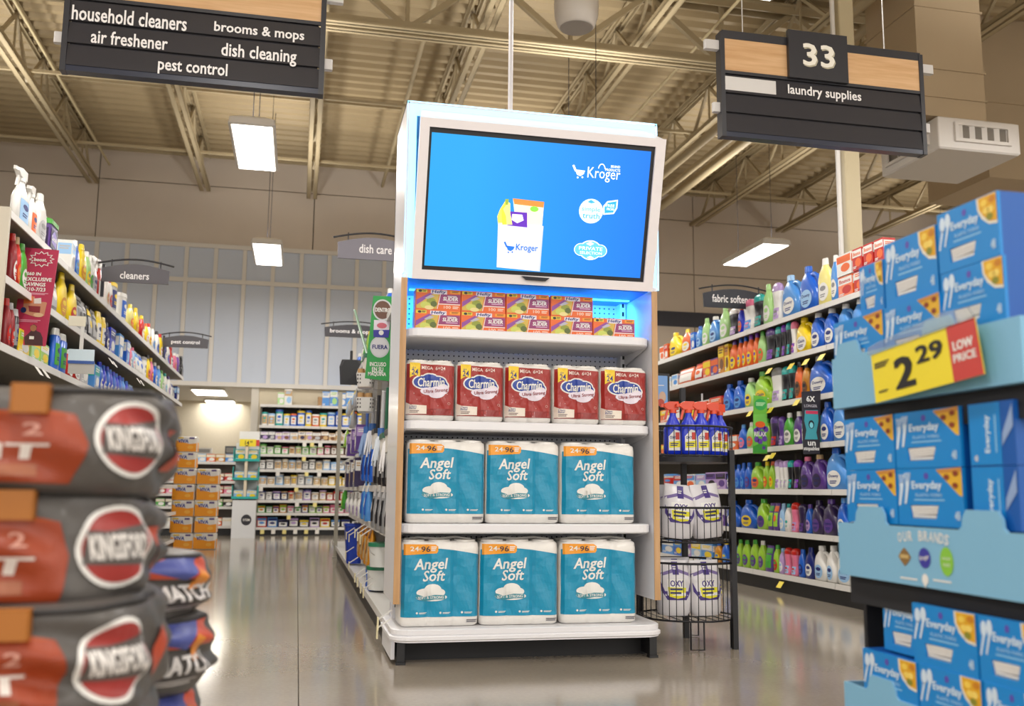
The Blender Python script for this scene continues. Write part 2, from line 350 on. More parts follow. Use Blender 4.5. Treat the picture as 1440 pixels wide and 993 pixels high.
# ================================================================== CENTRE DISPLAY
YD = 4.285; XL, XR = .425, 1.652
wood_edge = wood_mat('light_oak_edge', '#b48a5a', '#c8a074', 3, 2); wood_sign = wood_mat('sign_oak', '#c89a68', '#dcb486', 4, 0)
m_shelf = M('#e8e8ec', .35); m_panel = M('#e4e4ea', .3, coat=.3); m_lift = M('#8fd6ff', .3, emit=2.0, name='lit_white_acrylic'); m_navy = M('navy', .4); m_w = M('white', .4)
D = thing('endcap_display', 'tall white endcap display with lit header screen and four shelves of paper goods', 'display stand', (0, YD, 0))
def dpart(mb, n, lab=None, par=None): return mb.build(n, par or D, None, lab)
for x0, x1 in ((XL, XL+.028), (XR-.028, XR)):
    pn = dpart(MB().box(x0, x1, .004, .47, .255, 1.72, m_panel), 'side_panel')
    dpart(MB().box(x0, x1, -.002, .004, .255, 1.70, wood_edge), 'edge_strip', 'light oak front edge strip', pn)
bk = dpart(MB().box(XL+.03, XR-.03, .43, .46, .1, 2.5, M('#cfd0d6', .4)), 'pegboard')
hol = MB(); mh = M('#3c3c48', .8); z = .19
while z < 1.70:
    x = XL+.06
    while x < XR-.05: hol.add([(x+.0045*math.cos(PI*k/3), .4296, z+.0045*math.sin(PI*k/3)) for k in range(6)], [(0,1,2,3,4,5)], mh); x += .0254
    z += .0254
hol.build('peg_holes', bk, stuff=True)
for x in (XL+.034, XR-.062):
    up_ = dpart(MB().box(x, x+.028, .36, .43, .08, 1.71, m_shelf), 'upright')
    s_ = MB(); z = .2
    while z < 1.7: s_.box(x+.009, x+.019, .357, .36, z, z+.022, m_black); z += .045
    dpart(s_, 'slots', None, up_)
def shelf(z0, z1, y0, name, x0=XL+.03, x1=XR-.03, ov=0):
    q = MB(); R = .07
    q.loft([rrect(x0+.006,x1-.006,y0+.006,.42,R,z0,6,(0,0,1,1)), rrect(x0,x1,y0,.42,R,z0+.006,6,(0,0,1,1)), rrect(x0,x1,y0,.42,R,z1-.005,6,(0,0,1,1)), rrect(x0+.005,x1-.005,y0+.005,.42,R,z1,6,(0,0,1,1))], m_shelf, smooth=False)
    s = dpart(q, name)
    for x in (x0+.004, x1-.012): dpart(MB().add([(x,.05,z0),(x+.008,.05,z0),(x+.008,.42,z0),(x,.42,z0),(x,.36,z0-.05),(x+.008,.36,z0-.05),(x+.008,.42,z0-.05),(x,.42,z0-.05)], [(0,1,2,3),(7,6,5,4),(0,4,5,1),(1,5,6,2),(2,6,7,3),(3,7,4,0)], m_shelf), 'bracket', None, s)
    return s
SZ = (1.475, 1.055, .598, .15)
for z in SZ[:3]: shelf(z-.042, z, 0.0, 'shelf')
q = MB(); R = .09; f_ = (0,0,1,1)
q.loft([rrect(XL-.004,XR+.006,-.03,.47,R,z,7,f_) for z in (.095,.1)]+[rrect(XL-.010,XR+.012,-.036,.47,R,z,7,f_) for z in (.105,.118)]+[rrect(XL,XR,-.026,.47,R,.122,7,f_)]+[rrect(XL-.004,XR+.004,-.03,.47,R,z,7,f_) for z in (.128,.146)]+[rrect(XL+.002,XR-.002,-.024,.47,R,.15,7,f_)], m_shelf, smooth=False)
dpart(q, 'base_deck')
dpart(MB().box(XL+.03, XR-.03, .12, .46, .0, .095, M('#1c1c1f', .6)), 'kick_plate')
for x in (XL+.022, XR-.055):
    b_ = MB(); b_.box(x, x+.034, .0, .45, .012, .095, m_black); b_.box(x-.004, x+.038, -.008, .03, 0, .012, m_black); b_.box(x-.004, x+.038, .42, .45, 0, .012, m_black)
    dpart(b_, 'leg')
dpart(MB().box(XL-.002, XL+.014, .02, .46, .02, .094, M('#c9c9ce', .3)), 'base_cheek')
# lit header box and tilted screen
hd = MB(); zb, zt = 1.705, 2.545; x0, x1 = XL+.006, XR+.012
hd.box(x0, x0+.012, 0, .47, zb+.02, zt, m_panel); hd.box(x1-.012, x1, 0, .47, zb+.02, zt, m_panel); hd.box(x0, x1, 0, .47, zt-.012, zt, m_panel); hd.box(x0, x1, .45, .47, zb, zt, m_panel)
H_ = dpart(hd, 'header_box')
gl = MB(); gl.add([(x0+.002,-.002,zb),(x0+.002,-.002,zt-.002),(x0+.05,.03,zt-.05),(x0+.05,.03,zb)], [(0,3,2,1)], m_lift); gl.add([(x1-.002,-.002,zb),(x1-.002,-.002,zt-.002),(x1-.05,.03,zt-.05),(x1-.05,.03,zb)], [(0,1,2,3)], m_lift); gl.add([(x0+.002,-.002,zt-.002),(x1-.002,-.002,zt-.002),(x1-.05,.03,zt-.06),(x0+.05,.03,zt-.06)], [(0,3,2,1)], m_lift)
dpart(gl, 'light_diffuser', 'glowing cyan white light strip', H_)
dpart(MB().box(x0+.02, x1-.02, .05, .43, zb, zb+.01, M('#2a7fe0', .4)), 'header_floor', None, H_)  # blue glow on the header underside put into its base colour
fx0, fx1 = .470, 1.626
pBL = atY(578.5, 391.5, YD-.012); ztp = atY(589, 164, YD-.215).z
B0 = Vector((fx0, -.012, pBL.z)); T0 = Vector((fx0, -.215, ztp)); vy = (T0-B0); FH = vy.length; vy.normalize(); vx = Vector((1,0,0)); nn = vx.cross(vy); FW = fx1-fx0
def fp(x, y, o=0): return tuple(B0+vx*x+vy*y+nn*o)
def framering(x0, y0, x1, y1, o): return [fp(x0,y0,o), fp(x1,y0,o), fp(x1,y1,o), fp(x0,y1,o)]
oO = Vector((0, YD, 0))+B0
def conv(px, py): p = atP(px, py, oO, nn)-oO; return p.dot(vx), p.dot(vy)
sx0, sy0 = conv(597, 373.5); sx1, sy1 = conv(917, 213); bx0, by0 = conv(593, 379); bx1, by1 = conv(922.5, 206.5)
q = MB(); back = [(fx0+.03,.02,zb+.05),(fx1-.03,.02,zb+.05),(fx1-.03,.02,zt-.03),(fx0+.03,.02,zt-.03)]
q.loft([back, framering(0,0,FW,FH,-.02), framering(0,0,FW,FH,0)], m_panel, False, False, False)
q.loft([framering(0,0,FW,FH,0), framering(bx0,by0,bx1,by1,0), framering(bx0,by0,bx1,by1,-.012)], M('#efeaec', .35), False, False, False)
fr = dpart(q, 'screen_frame')
bz = MB(); bz.loft([framering(bx0,by0,bx1,by1,-.012), framering(sx0,sy0,sx1,sy1,-.012)], m_black, False, False, False)
bezel = dpart(bz, 'screen_bezel', 'thin black bezel', fr)
def screen_mat():
    m = bpy.data.materials.new('screen_blue'); m.use_nodes = True; nt = m.node_tree; b = nt.nodes['Principled BSDF']
    tc = nt.nodes.new('ShaderNodeTexCoord'); sp = nt.nodes.new('ShaderNodeSeparateXYZ'); cr = nt.nodes.new('ShaderNodeValToRGB'); md = nt.nodes.new('ShaderNodeMath'); md.operation = 'MULTIPLY_ADD'; md.inputs[1].default_value = .85; md.inputs[2].default_value = -.42
    nt.links.new(tc.outputs['Object'], sp.inputs[0]); nt.links.new(sp.outputs[0], md.inputs[0]); nt.links.new(md.outputs[0], cr.inputs[0])
    cr.color_ramp.elements[0].color = lin('#2fb2ff'); cr.color_ramp.elements[1].color = lin('#1f84fb'); cr.color_ramp.elements[0].position = .2; cr.color_ramp.elements[1].position = .95
    b.inputs['Base Color'].default_value = (.01,.01,.01,1); b.inputs['Roughness'].default_value = .35; b.inputs['Specular IOR Level'].default_value = .2
    nt.links.new(cr.outputs[0], b.inputs['Emission Color']); b.inputs['Emission Strength'].default_value = 1.0
    return m
sc = dpart(MB().add(framering(sx0,sy0,sx1,sy1,-.011), [(0,1,2,3)], screen_mat()), 'screen', 'bright blue screen showing a grocery bag and logos', fr)
E_ = lambda c, s=.9: M(c, .4, emit=s)
P = Print(lambda x, y, o: fp(x, y, o-.011))
def pp(*pts): return [conv(*p) for p in pts]
def ptext(P, s, xa, ya, xb, yb, hpx, m, layer=2, bold=0, shear=0, cv=None):
    cv = cv or conv; a, b = cv(xa, ya), cv(xb, yb); c = cv(xa, ya-hpx); P.text(s, (a[0]+b[0])/2, (a[1]+b[1])/2, b[0]-a[0], c[1]-a[1], m, layer, bold, shear)
def pell(P, px, py, rx, ry, m, layer=1, cv=None, n=24, ring=0):
    cv = cv or conv; c = cv(px, py); a = cv(px+rx, py); b = cv(px, py-ry); A, Bq = abs(a[0]-c[0]), abs(b[1]-c[1])
    return P.ring(c[0], c[1], A, Bq, ring*A, m, layer) if ring else P.ell(c[0], c[1], A, Bq, m, layer, n)
we = E_('#f4fbff'); se = E_('#2a9dff')
# grocery bag with bananas, cereal and a purple carton
P.poly(pp((699,376),(760,382),(765,318),(701,313)), E_('#d2d4ea', .75), 2); P.poly(pp((760,382),(765,318),(763,330),(757,381)), E_('#b8bfe6', .8), 3)
P.poly(pp((722,279),(766,284),(763,318),(726,316)), E_('#e9d9c0'), 1); P.poly(pp((722,279),(766,284),(765,292),(724,287)), E_('#e2803a'), 2); pell(P, 752, 294, 6, 4, E_('#7cc444'), 2)
P.poly(pp((714,297),(742,299),(742,320),(714,317)), E_('#5a2aa8'), 3); P.poly(pp((721,301),(735,302),(737,310),(728,314),(720,309)), E_('#e6e2f4'), 4)
for k in range(3): P.poly(pp((711+2*k,283+k),(704+2*k,294),(700+6*k,304),(701+6*k,316),(709+6*k,316),(712+3*k,300),(716+k,284+k)), E_(('#f3dc58','#e8cc3c','#f6e680')[k]), 2+k)
P.poly(pp((711,280),(716,280),(715,288),(711,288)), E_('#8aa03a'), 5)
P.flush('grocery_bag', fr)
def cart(P, x, y, k, m, cv=None, lay=4):
    cv = cv or conv; f = lambda *p: [cv(x+a*k, y+b*k) for a, b in p]
    P.poly(f((-10,-8),(-7,-9),(-3,1),(-6,1)), m, lay); P.poly(f((-6,-2),(9,0),(7,5),(2,8),(-3,6)), m, lay); P.ell(*cv(x-2*k,y+10*k), abs(cv(x+1.4*k,y)[0]-cv(x,y)[0]), abs(cv(x+1.4*k,y)[0]-cv(x,y)[0]), m, lay, 8); P.ell(*cv(x+5*k,y+9.6*k), abs(cv(x+1.4*k,y)[0]-cv(x,y)[0]), abs(cv(x+1.4*k,y)[0]-cv(x,y)[0]), m, lay, 8)
cart(P, 717, 347, .8, E_('#1a6ad0')); ptext(P, 'Kroger', 726, 348.5, 757, 351, 12, E_('#1a6ad0'), 4, .02)
P.flush('bag_logo', fr)
cart(P, 815, 240, .95, we); ptext(P, 'Kroger', 827, 244, 873, 248.5, 20, we, 4, .0); c_ = conv(847, 238); P.ring(c_[0], c_[1], .018, .026, .0045, we, 3, 16, .1, PI-.1)
ptext(P, 'BRAND', 860, 234, 873, 235, 3.6, we, 4, .02); ptext(P, 'PRODUCTS', 852, 238.5, 873, 240, 3.6, we, 4, .02)
P.flush('store_logo', fr)
pell(P, 832, 297, 17, 17.5, E_('#cfeaff'), 2); ptext(P, 'simple', 819, 294, 845, 296, 8, E_('#3aa0f0'), 4, .0); ptext(P, 'truth', 820, 302.5, 844, 304.5, 8, E_('#3aa0f0'), 4, .01); P.poly(pp((827,284),(832,281),(838,285),(832,286)), E_('#3aa0f0'), 4)
P.flush('round_logo', fr)
leaf = pp((849,302),(849,290),(855,283),(870,281),(869,293),(864,301)); leaf2 = pp((851,300),(851,291),(856,285),(868,283),(867,292),(863,299)); P.poly(leaf, we, 2); P.poly(leaf2, se, 3)
ptext(P, 'FREE', 853, 289, 865, 289.8, 4, we, 4, .01); ptext(P, 'FROM', 854, 294, 864, 294.6, 3.5, we, 4, .01)
P.flush('leaf_logo', fr)
for sc_, mm, L_ in ((1, we, 2), (.9, E_('#5cb4f6'), 3)):
    pell(P, 831, 352, 16*sc_, 14*sc_, mm, L_); pell(P, 818, 351, 10*sc_, 9*sc_, mm, L_); pell(P, 844.5, 353, 10*sc_, 9*sc_, mm, L_)
ptext(P, 'PRIVATE', 815, 348.5, 848, 351, 5, we, 4, .01); ptext(P, 'SELECTION', 816, 355, 847, 357, 4, we, 4, .01)
P.poly(pp((825,343),(831,340),(836,343),(831,346)), we, 4); P.poly(pp((826,362),(831,360),(836,363),(831,365)), we, 4)
P.flush('selection_logo', fr)
q = MB(); f2 = lambda pts, o: [fp(*conv(*p), o) for p in pts]; pts = ((733,388),(772,391),(766,395.5),(739,393.5))[::-1]
q.loft([f2(pts, -.002), f2(pts, .012)], m_dark, smooth=False); dpart(q, 'sensor_bar', None, fr)
dpart(MB().tube([(.965,.2,2.54),(.965,.2,ZC)], .012, M('#cfcdd0', .3), 8), 'power_pole', None, H_)
led = dpart(MB().box(x0+.06, x1-.06, .26, .28, zb-.006, zb, M('#3a9cff', .3, emit=5)), 'light_strip', 'blue light strip under the header', H_)
L = bpy.data.objects.new('blue_lamp', bpy.data.lights.new('blue_lamp', 'AREA')); C.objects.link(L); L.parent = D; L.location = ((XL+XR)/2, .27, zb-.012); L.rotation_euler = (math.radians(25),0,0)
L.data.shape = 'RECTANGLE'; L.data.size = 1.1; L.data.size_y = .06; L.data.energy = 7; L.data.color = (.03, .36, 1)

# ------------------------------------------------------------------ goods on the display
def put(parts, name, label, cat, loc, rz=0, group=None, scale=None):
    t = thing(name, label, cat, loc, rz, group, scale)
    for n, me, lab in parts: link(n, me, t, None, lab)
    return t
def rollpack(w, d, h, wrap, prints, ncol, zc0, zc1):
    A = .012
    def yf(x, z):
        u = (x/w+.5)*ncol; s = A*(1-abs(math.sin(PI*u))**.5); e = min(1, (w/2-abs(x))/.02+.02); s += .02*(1-math.sqrt(max(0, 1-(1-e)**2)))
        return -d/2+s+.006*math.cos(9*x/w+7*z/h)**2
    xs = [-w/2+w*k/(ncol*8) for k in range(ncol*8+1)]; GX, GZ = w/(ncol*8), h/10
    def yg(x, z):                          # the surface between its grid points, so print lies on it exactly
        i = min(ncol*8-1, max(0, int((x+w/2)/GX))); j = min(9, max(0, int(z/GZ))); u = (x+w/2)/GX-i; v = z/GZ-j; X = lambda k: -w/2+GX*k; Z = lambda k: GZ*k
        return (yf(X(i),Z(j))*(1-u)+yf(X(i+1),Z(j))*u)*(1-v)+(yf(X(i),Z(j+1))*(1-u)+yf(X(i+1),Z(j+1))*u)*v
    def ring(z, i=0): k = 1-i/w; return [(x*k, yf(x, z)+i, z) for x in xs]+[(w/2*k, d/2-.03, z), (w/2*k-.03, d/2-i, z), (-w/2*k+.03, d/2-i, z), (-w/2*k, d/2-.03, z)]
    film = M('#e9e6e1', .38, coat=.26, bump=.5, scale=22)
    q = MB(); q.loft([ring(.0, .02), ring(.008, .004)]+[ring(h*k/10) for k in range(1, 10)]+[ring(h-.008, .004), ring(h, .02)], film)
    r = w/ncol/2*.94; rm = MB()
    for i in range(ncol):
        for j in range(max(1, round(d/(2*r)))):
            cx = -w/2+w/ncol*(i+.5); cy = -d/2+.01+r+j*2*r; rm.cyl(cx, cy, h-.004, h+.006, r*.93, film, r*.9, 16); rm.cyl(cx, cy, h+.006, h+.0065, r*.3, M('#b8a890', .8), n=12)
    fl_ = MB(); fl_.tube([(-w/2+.02, 0, h+.004), (-w/4, .02, h+.012), (0, -.01, h+.008), (w/4, .015, h+.013), (w/2-.02, 0, h+.005)], .006, film, 5)
    P = Print(lambda x, y, o: (x, yg(x, y)-o*1.6-.001, y), GX, GZ); prints(P)
    return [('wrapped_rolls', q.mesh('wrapped_rolls'), None), ('roll_ends', rm.mesh('roll_ends'), None), ('film_fold', fl_.mesh('film_fold'), None), ('printed_wrap', P.mb.mesh('printed_wrap'), None)]
film_c = lambda c: M(c, .4, coat=.24, bump=.5, scale=22)
def angel(P):
    w, h = .35, .365; X = lambda u: (u-.5)*w; Z = lambda v: v*h
    P.poly([(X(.004), Z(.115)), (X(.996), Z(.115)), (X(.996), Z(.845))]+[(X(.996-.992*t/10), Z(.845+.075*math.sin(PI*.5*min(1, t/7))-.0*t)) for t in range(1, 10)]+[(X(.004), Z(.9))], film_c('#078fb6'), 1)
    P.poly([(X(.02), Z(.97)), (X(.42), Z(.965)), (X(.46), Z(.94)), (X(.46), Z(.885)), (X(.44), Z(.86)), (X(.02), Z(.84))], film_c('#ef9d22'), 2)
    P.text('24', X(.155), Z(.915), .038, .02, m_w, 3, .02); P.text('=', X(.225), Z(.91), .01, .006, m_w, 3, .01); P.text('96', X(.30), Z(.91), .042, .024, M('#20304a', .5), 3, .01); P.lines(X(.37), Z(.94), .025, .022, 3, m_w, 3)
    P.text('Angel', X(.37), Z(.715), .155, .062, m_w, 3, .03, .2, .03); P.text('Soft', X(.41), Z(.595), .10, .046, m_w, 3, .03, .2, .03)
    for cx, cy, rx, ry in ((.30,.40,.11,.05),(.40,.435,.11,.065),(.46,.40,.10,.05),(.385,.345,.20,.045)): P.ell(X(cx), Z(cy), rx*w, ry*h, m_w, 3)
    P.poly([(X(.19),Z(.385)),(X(.3),Z(.35)),(X(.42),Z(.375)),(X(.56),Z(.37)),(X(.56),Z(.32)),(X(.42),Z(.32)),(X(.3),Z(.298)),(X(.19),Z(.335))], M('#3d8c9c', .4), 4)
    P.text('SOFT & STRONG', X(.375), Z(.343), .115, .012, m_w, 5, .02, 0, .03)
    for u in (.2,.5,.78): P.ell(X(u), Z(.165), .005, .005, m_w, 3, 8); P.lines(X(u+.03), Z(.17), .035, .008, 2, m_w, 3)
    P.lines(X(.84), Z(.08), .05, .014, 2, M('#555560', .5), 2)
def charmin(P):
    w, h = .208, .27; X = lambda u: (u-.5)*w; Z = lambda v: v*h; red = film_c('#a02a24'); nv = film_c('#1d3f9c')
    P.poly([(X(.004),Z(.09)),(X(.996),Z(.09)),(X(.996),Z(.93)),(X(.5),Z(.945)),(X(.004),Z(.95))], red, 1)
    P.rect(X(.004), Z(.09), X(.996), Z(.2), film_c('#8c2420'), 2)
    P.poly([(X(.06),Z(.97)),(X(.27),Z(.96)),(X(.27),Z(.73)),(X(.16),Z(.76)),(X(.06),Z(.71))], film_c('#f0cc28'), 3)
    P.text('24', X(.165), Z(.81), .028, .026, m_navy, 4, .02); P.text('6+', X(.15), Z(.88), .014, .012, m_navy, 4)
    P.text('MEGA', X(.42), Z(.885), .05, .016, M('#ecd8d0', .4), 3, .03); P.text('6=24', X(.69), Z(.88), .042, .016, M('#ecd8d0', .4), 3, .02)
    for g, mt, L_ in ((.012, m_w, 2), (0, nv, 3)):
        for cx, cy, rx, ry in ((.34,.64,.2,.1),(.48,.68,.17,.1),(.62,.64,.19,.1),(.72,.585,.13,.085)): P.ell(X(cx), Z(cy), rx*w+g/2, ry*h+g/2, mt, L_)
    for cx, cy, rx, ry in ((.45,.49,.17,.065),(.62,.475,.18,.1),(.75,.53,.12,.09)): P.ell(X(cx), Z(cy), rx*w, ry*h, M('#e6ddea', .35), 4)
    P.text('Charmin', X(.5), Z(.645), .115, .04, m_w, 6, .03, .15, .05); P.text('Ultra Strong', X(.6), Z(.495), .105, .02, M('#8c2a30', .4), 6, .02, .1, .12)
    P.poly([(X(.0),Z(.3)),(X(.08),Z(.26)),(X(.42),Z(.25)),(X(.42),Z(.11)),(X(.0),Z(.1))], M('#e9dfd2', .4), 3)
    P.text('Cleans', X(.14), Z(.235), .03, .010, m_navy, 4, .01); P.text('Better', X(.14), Z(.2), .03, .010, m_navy, 4, .01); P.lines(X(.07), Z(.165), .04, .014, 2, M('#8a7a78', .5), 4)
    P.ring(X(.88), Z(.29), .006, .006, .0015, M('#dcb8b0', .4), 3, 10)
AP = rollpack(.35, .22, .365, None, angel, 3, 0, 0); CP = rollpack(.208, .2, .27, None, charmin, 2, 0, 0)
LIFT = .0015
pos3 = ('left', 'middle', 'right')
for r_, (zz, rows) in enumerate(((SZ[2], ((572,683),(685,788.5),(790,895))), (SZ[3], ((566,676),(677.5,787),(789.5,896))))):
    for i, (a, b) in enumerate(rows):
        p, q = atY(a, 690, YD+.03), atY(b, 690, YD+.03)
        put(AP, 'toilet_paper_pack', 'teal wrapped toilet paper pack, %s of three, %s' % (pos3[i], ('display shelf above the deck', 'bottom deck of display')[r_]), 'toilet paper', ((p.x+q.x)/2, YD+.03+.11, zz+LIFT), (.0,-.02,.02,.03,-.02,.0)[i+3*r_], 'teal toilet paper packs', ((q.x-p.x-.006)/.35, 1, (1, 1.01)[r_]))
for i, (a, b) in enumerate(((571,640.5),(642.5,709.5),(711.5,777.5),(780,845),(846.5,912))):
    p, q = atY(a, 550, YD+.03), atY(b, 550, YD+.03)
    put(CP, 'toilet_paper_pack', 'red wrapped toilet paper pack, %s on the middle display shelf' % ('leftmost of five','second from left of five','centre one of five','second from right of five','rightmost of five')[i], 'toilet paper', ((p.x+q.x)/2, YD+.03+.1, SZ[1]+LIFT), (0,.02,-.02,.01,0)[i], 'red toilet paper packs', ((q.x-p.x)/.212, 1, 1))
def hefty():
    w, h, d = .196, .098, .09; q = MB(); o = M('#e86a2a', .4); q.loft([rrect(-w/2,w/2,-d/2,d/2,.003,z,3) for z in (0, h)], o, smooth=False)
    X = lambda u: (u-.5)*w; Z = lambda v: v*h; P = Print(plane_fn((0,-d/2,0), (1,0,0), (0,0,1)))
    P.rect(X(.02),Z(.82),X(.25),Z(.97),M('#e6cf38',.4),1); P.ell(X(.1),Z(.89),.008,.006,m_dark,2,10); P.lines(X(.15),Z(.94),.016,.01,2,m_dark,2)
    P.rect(X(.76),Z(.82),X(.99),Z(.96),M('#efa030',.4),1); P.lines(X(.8),Z(.93),.03,.008,2,M('#7a3a18',.5),2)
    P.poly([(X(.33),Z(.76)),(X(.69),Z(.76)),(X(.69),Z(.96)),(X(.33),Z(.96))], M('#e6dfe6',.4), 2); P.text('Hefty', X(.51), Z(.86), .062, .018, m_navy, 3, .04, .15)
    P.poly([(X(.02),Z(.05)),(X(.02),Z(.45)),(X(.3),Z(.8)),(X(.52),Z(.8)),(X(.46),Z(.05))], M('#d3b24a',.4), 1)
    P.poly([(X(.02),Z(.45)),(X(.3),Z(.8)),(X(.4),Z(.8)),(X(.02),Z(.2))], M('#8e4a9a',.4), 2); P.poly([(X(.2),Z(.55)),(X(.33),Z(.72)),(X(.42),Z(.66)),(X(.28),Z(.5))], M('#b9b7c0',.3), 3)
    P.ell(X(.34),Z(.42),.02,.014,M('#8f9a34',.4),3); P.ell(X(.22),Z(.22),.022,.016,M('#c9d060',.4),3); P.ell(X(.4),Z(.28),.014,.014,M('#5c6a2c',.4),4); P.ell(X(.3),Z(.1),.02,.01,M('#e8d890',.4),4)
    P.poly([(X(.47),Z(.05)),(X(.54),Z(.78)),(X(.555),Z(.78)),(X(.485),Z(.05))], m_w, 4)
    P.poly([(X(.52),Z(.33)),(X(.55),Z(.77)),(X(.985),Z(.77)),(X(.985),Z(.33))], M('#93386e',.4), 2); P.text('SLIDER', X(.77), Z(.56), .066, .018, m_w, 3, .05, .12); P.lines(X(.7), Z(.7), .04, .006, 1, m_w, 3); P.lines(X(.68), Z(.43), .05, .007, 1, M('#e0b8d0',.4), 3)
    P.rect(X(.5),Z(.27),X(.985),Z(.31),m_w,2); P.text('100', X(.7), Z(.15), .03, .014, M('#f4d8c0',.4), 2, .02); P.lines(X(.82), Z(.2), .026, .014, 2, M('#f4d8c0',.4), 2)
    return [('carton', q.mesh('carton'), None), ('printed_label', P.mb.mesh('printed_label'), None)]
HP = hefty()
for r_, row in enumerate((((583.5,648),(648.3,711.5),(711.7,773.5),(773.7,833.5),(834,892.5)), ((584,648),(648.3,711),(711.7,772.5),(774.5,834)))):
    for i, (a, b) in enumerate(row):
        p, q = atY(a, 435, YD+.09), atY(b, 435, YD+.09)
        put(HP, 'storage_bag_carton', 'orange and purple storage bag carton, %s in the %s row under blue glow' % (('leftmost','second from left','third from left','fourth from left','rightmost')[i], ('bottom','top')[r_]), 'carton', ((p.x+q.x)/2, YD+.09+.045, SZ[0]+LIFT+.0985*r_), 0, 'orange storage bag cartons', ((q.x-p.x-.001)/.196, 1, 1))

# ================================================================== OVERHEAD SIGNS
def aisle_sign(label, x0, x1, y, zb, conv_prints, number):
    w = x1-x0; t = thing('aisle_sign', label, 'sign', ((x0+x1)/2, y, zb)); h = .565; a, b = -w/2, w/2
    mf = M('#2b2b31', .35); ms = M('#36363c', .22); mr = M('#cfccca', .4)
    MB().box(a+.02, b-.02, .0, .03, .01, h, mf).build('backing', t)
    MB().box(a, b, -.012, .04, -.012, .014, M('#20263a', .3)).build('bottom_rail', t)
    MB().box(a, b, -.012, .04, h-.045, h, mf).build('top_rail', t)
    MB().box(a, b, -.01, .0, .345, h-.045, wood_sign).build('wood_band', t, None, 'light oak veneer band')
    MB().box(a, b, -.014, .0, .328, .345, mf).build('divider', t)
    for k in range(3): 
        z0 = .014+k*.105; q = MB(); q.add([(a,-.016,z0),(b,-.016,z0),(b,-.006,z0+.098),(a,-.006,z0+.098),(a,.0,z0),(b,.0,z0),(b,.0,z0+.098),(a,.0,z0+.098)], [(0,1,2,3),(4,7,6,5),(0,4,5,1),(2,6,7,3),(1,5,6,2),(0,3,7,4)], ms); q.build('slat', t)
    for s in (a, b):
        MB().box(s-.012, s+.012, -.016, .042, -.014, h-.01, mf).build('end_cap', t)
        for z in (.12, .46): q = MB(); sg = -1 if s < 0 else 1; q.loft([rrect(min(s,s+sg*.09 if z > .3 else s+sg*.05), max(s,s+sg*.09 if z > .3 else s+sg*.05), .0, .03, .008, z+dz, 3) for dz in (0, .05)], mr, smooth=False); q.build('end_clip', t, None, 'white plastic clip')
    for s in (a+.13, b-.2): MB().tube([(s,.015,h-.01),(s,.015,ZC-zb)], .003, M('#c8c6c2', .4), 5).build('cable', t)
    if number:
        n0, n1 = number; q = MB(); q.loft([[(n0,o,.335),(n1,o,.335),(n1,o,.60),(n0,o,.60)] for o in (-.034,-.012)], mf, smooth=False); nb = q.build('number_box', t)
        cu = text2d('33', .03, 0)
        P = Print(plane_fn((0,-.0345,0), (1,0,0), (0,0,1))); P.text('33', (n0+n1)/2+.006, .463, .185, .125, M('#b9b29a', .4), 1, .03); P.text('33', (n0+n1)/2, .47, .185, .125, M('#f0ece0', .4), 4, .03); P.build('number', nb)
    P = Print(plane_fn((0,-.0165,0), (1,0,0), (0,0,1)))
    cv = lambda px, py: ((lambda p: (p.x-(x0+x1)/2, p.z-zb))(atY(px, py, y-.0165)))
    for s, xa, ya, xb, yb, hp in conv_prints: ptext(P, s, xa, ya, xb, yb, hp, M('#f0eeee', .4), 2, .03, 0, cv); P.flush('lettering', t)
    return t, P
pa, pb = atY(85, 97, 4.4), atY(451, 131, 4.4)
t, P = aisle_sign('dark hanging aisle sign listing household cleaners and pest control', pa.x+.01, pb.x, 4.4, pa.z+.005, [('household cleaners',101,20,263,31,21),('brooms & mops',301,41,428,50,18),('air freshener',128,52.5,236,60,19),('dish cleaning',311,74,417,80.5,24),('pest control',222,95,320,98.5,23)], None)
pa, pb = atY(1017, 190, 4.4), atY(1299, 213, 4.4); n0, n1 = atY(1114, 66, 4.33), atY(1197, 66, 4.33); cx = (pa.x+pb.x)/2
t, P = aisle_sign('dark hanging aisle sign with number box and one lettered slat over the laundry aisle', pa.x, pb.x, 4.4, pa.z+.005, [('laundry supplies',1108,129,1211,136,17)], (n0.x-cx, n1.x-cx))
P.rect(pa.x-cx+.01, .236, atY(1091,120,4.384).x-cx, .31, M('#d8d6d4', .35), 1)
P.build('blank_insert', t)

def blade_sign(text, label, x0, x1, y, z0, z1, tx0, tx1, tz, col='#4a474b', post=None):
    w = x1-x0; h = z1-z0; t = thing('arched_aisle_sign', label, 'sign', ((x0+x1)/2, y, z0), 0, 'arched signs over the shelves')
    arc = [(w/2-w*k/16, h*.72+h*.28*math.sin(PI*k/16)) for k in range(17)]; out = [(-w/2+.005, 0), (w/2-.005, 0)]+arc
    q = MB(); q.loft([[(x, o, z) for x, z in out] for o in (-.008, .008)], M(col, .4), smooth=False); q.build('sign_panel', t)
    MB().tube([(w*.56-w*1.12*k/16, 0, h*.72+.035+h*.28*math.sin(PI*k/16)) for k in range(17)], .007, m_dark, 6).build('arch_rod', t)
    for s in (-.36, .36): MB().beam((w*s,0,h*.8), (w*s,0,h*1.06+.02), .008, .008, m_dark).build('hanger', t)
    if post is not None:
        MB().beam((post,.02,h*.72+.03), (post,.02,(2.07 if x0 < -1 else 1.98 if x0 < 1.5 else 2.085)-z0), .02, .02, m_dark).build('bracket', t)
    P = Print(plane_fn((0,-.0085,0), (1,0,0), (0,0,1))); P.text(text, tx0+(tx1-tx0)/2-(x0+x1)/2, tz-z0, tx1-tx0, h*.40, M('#ece9ea', .4), 1, .02); P.build('lettering', t)
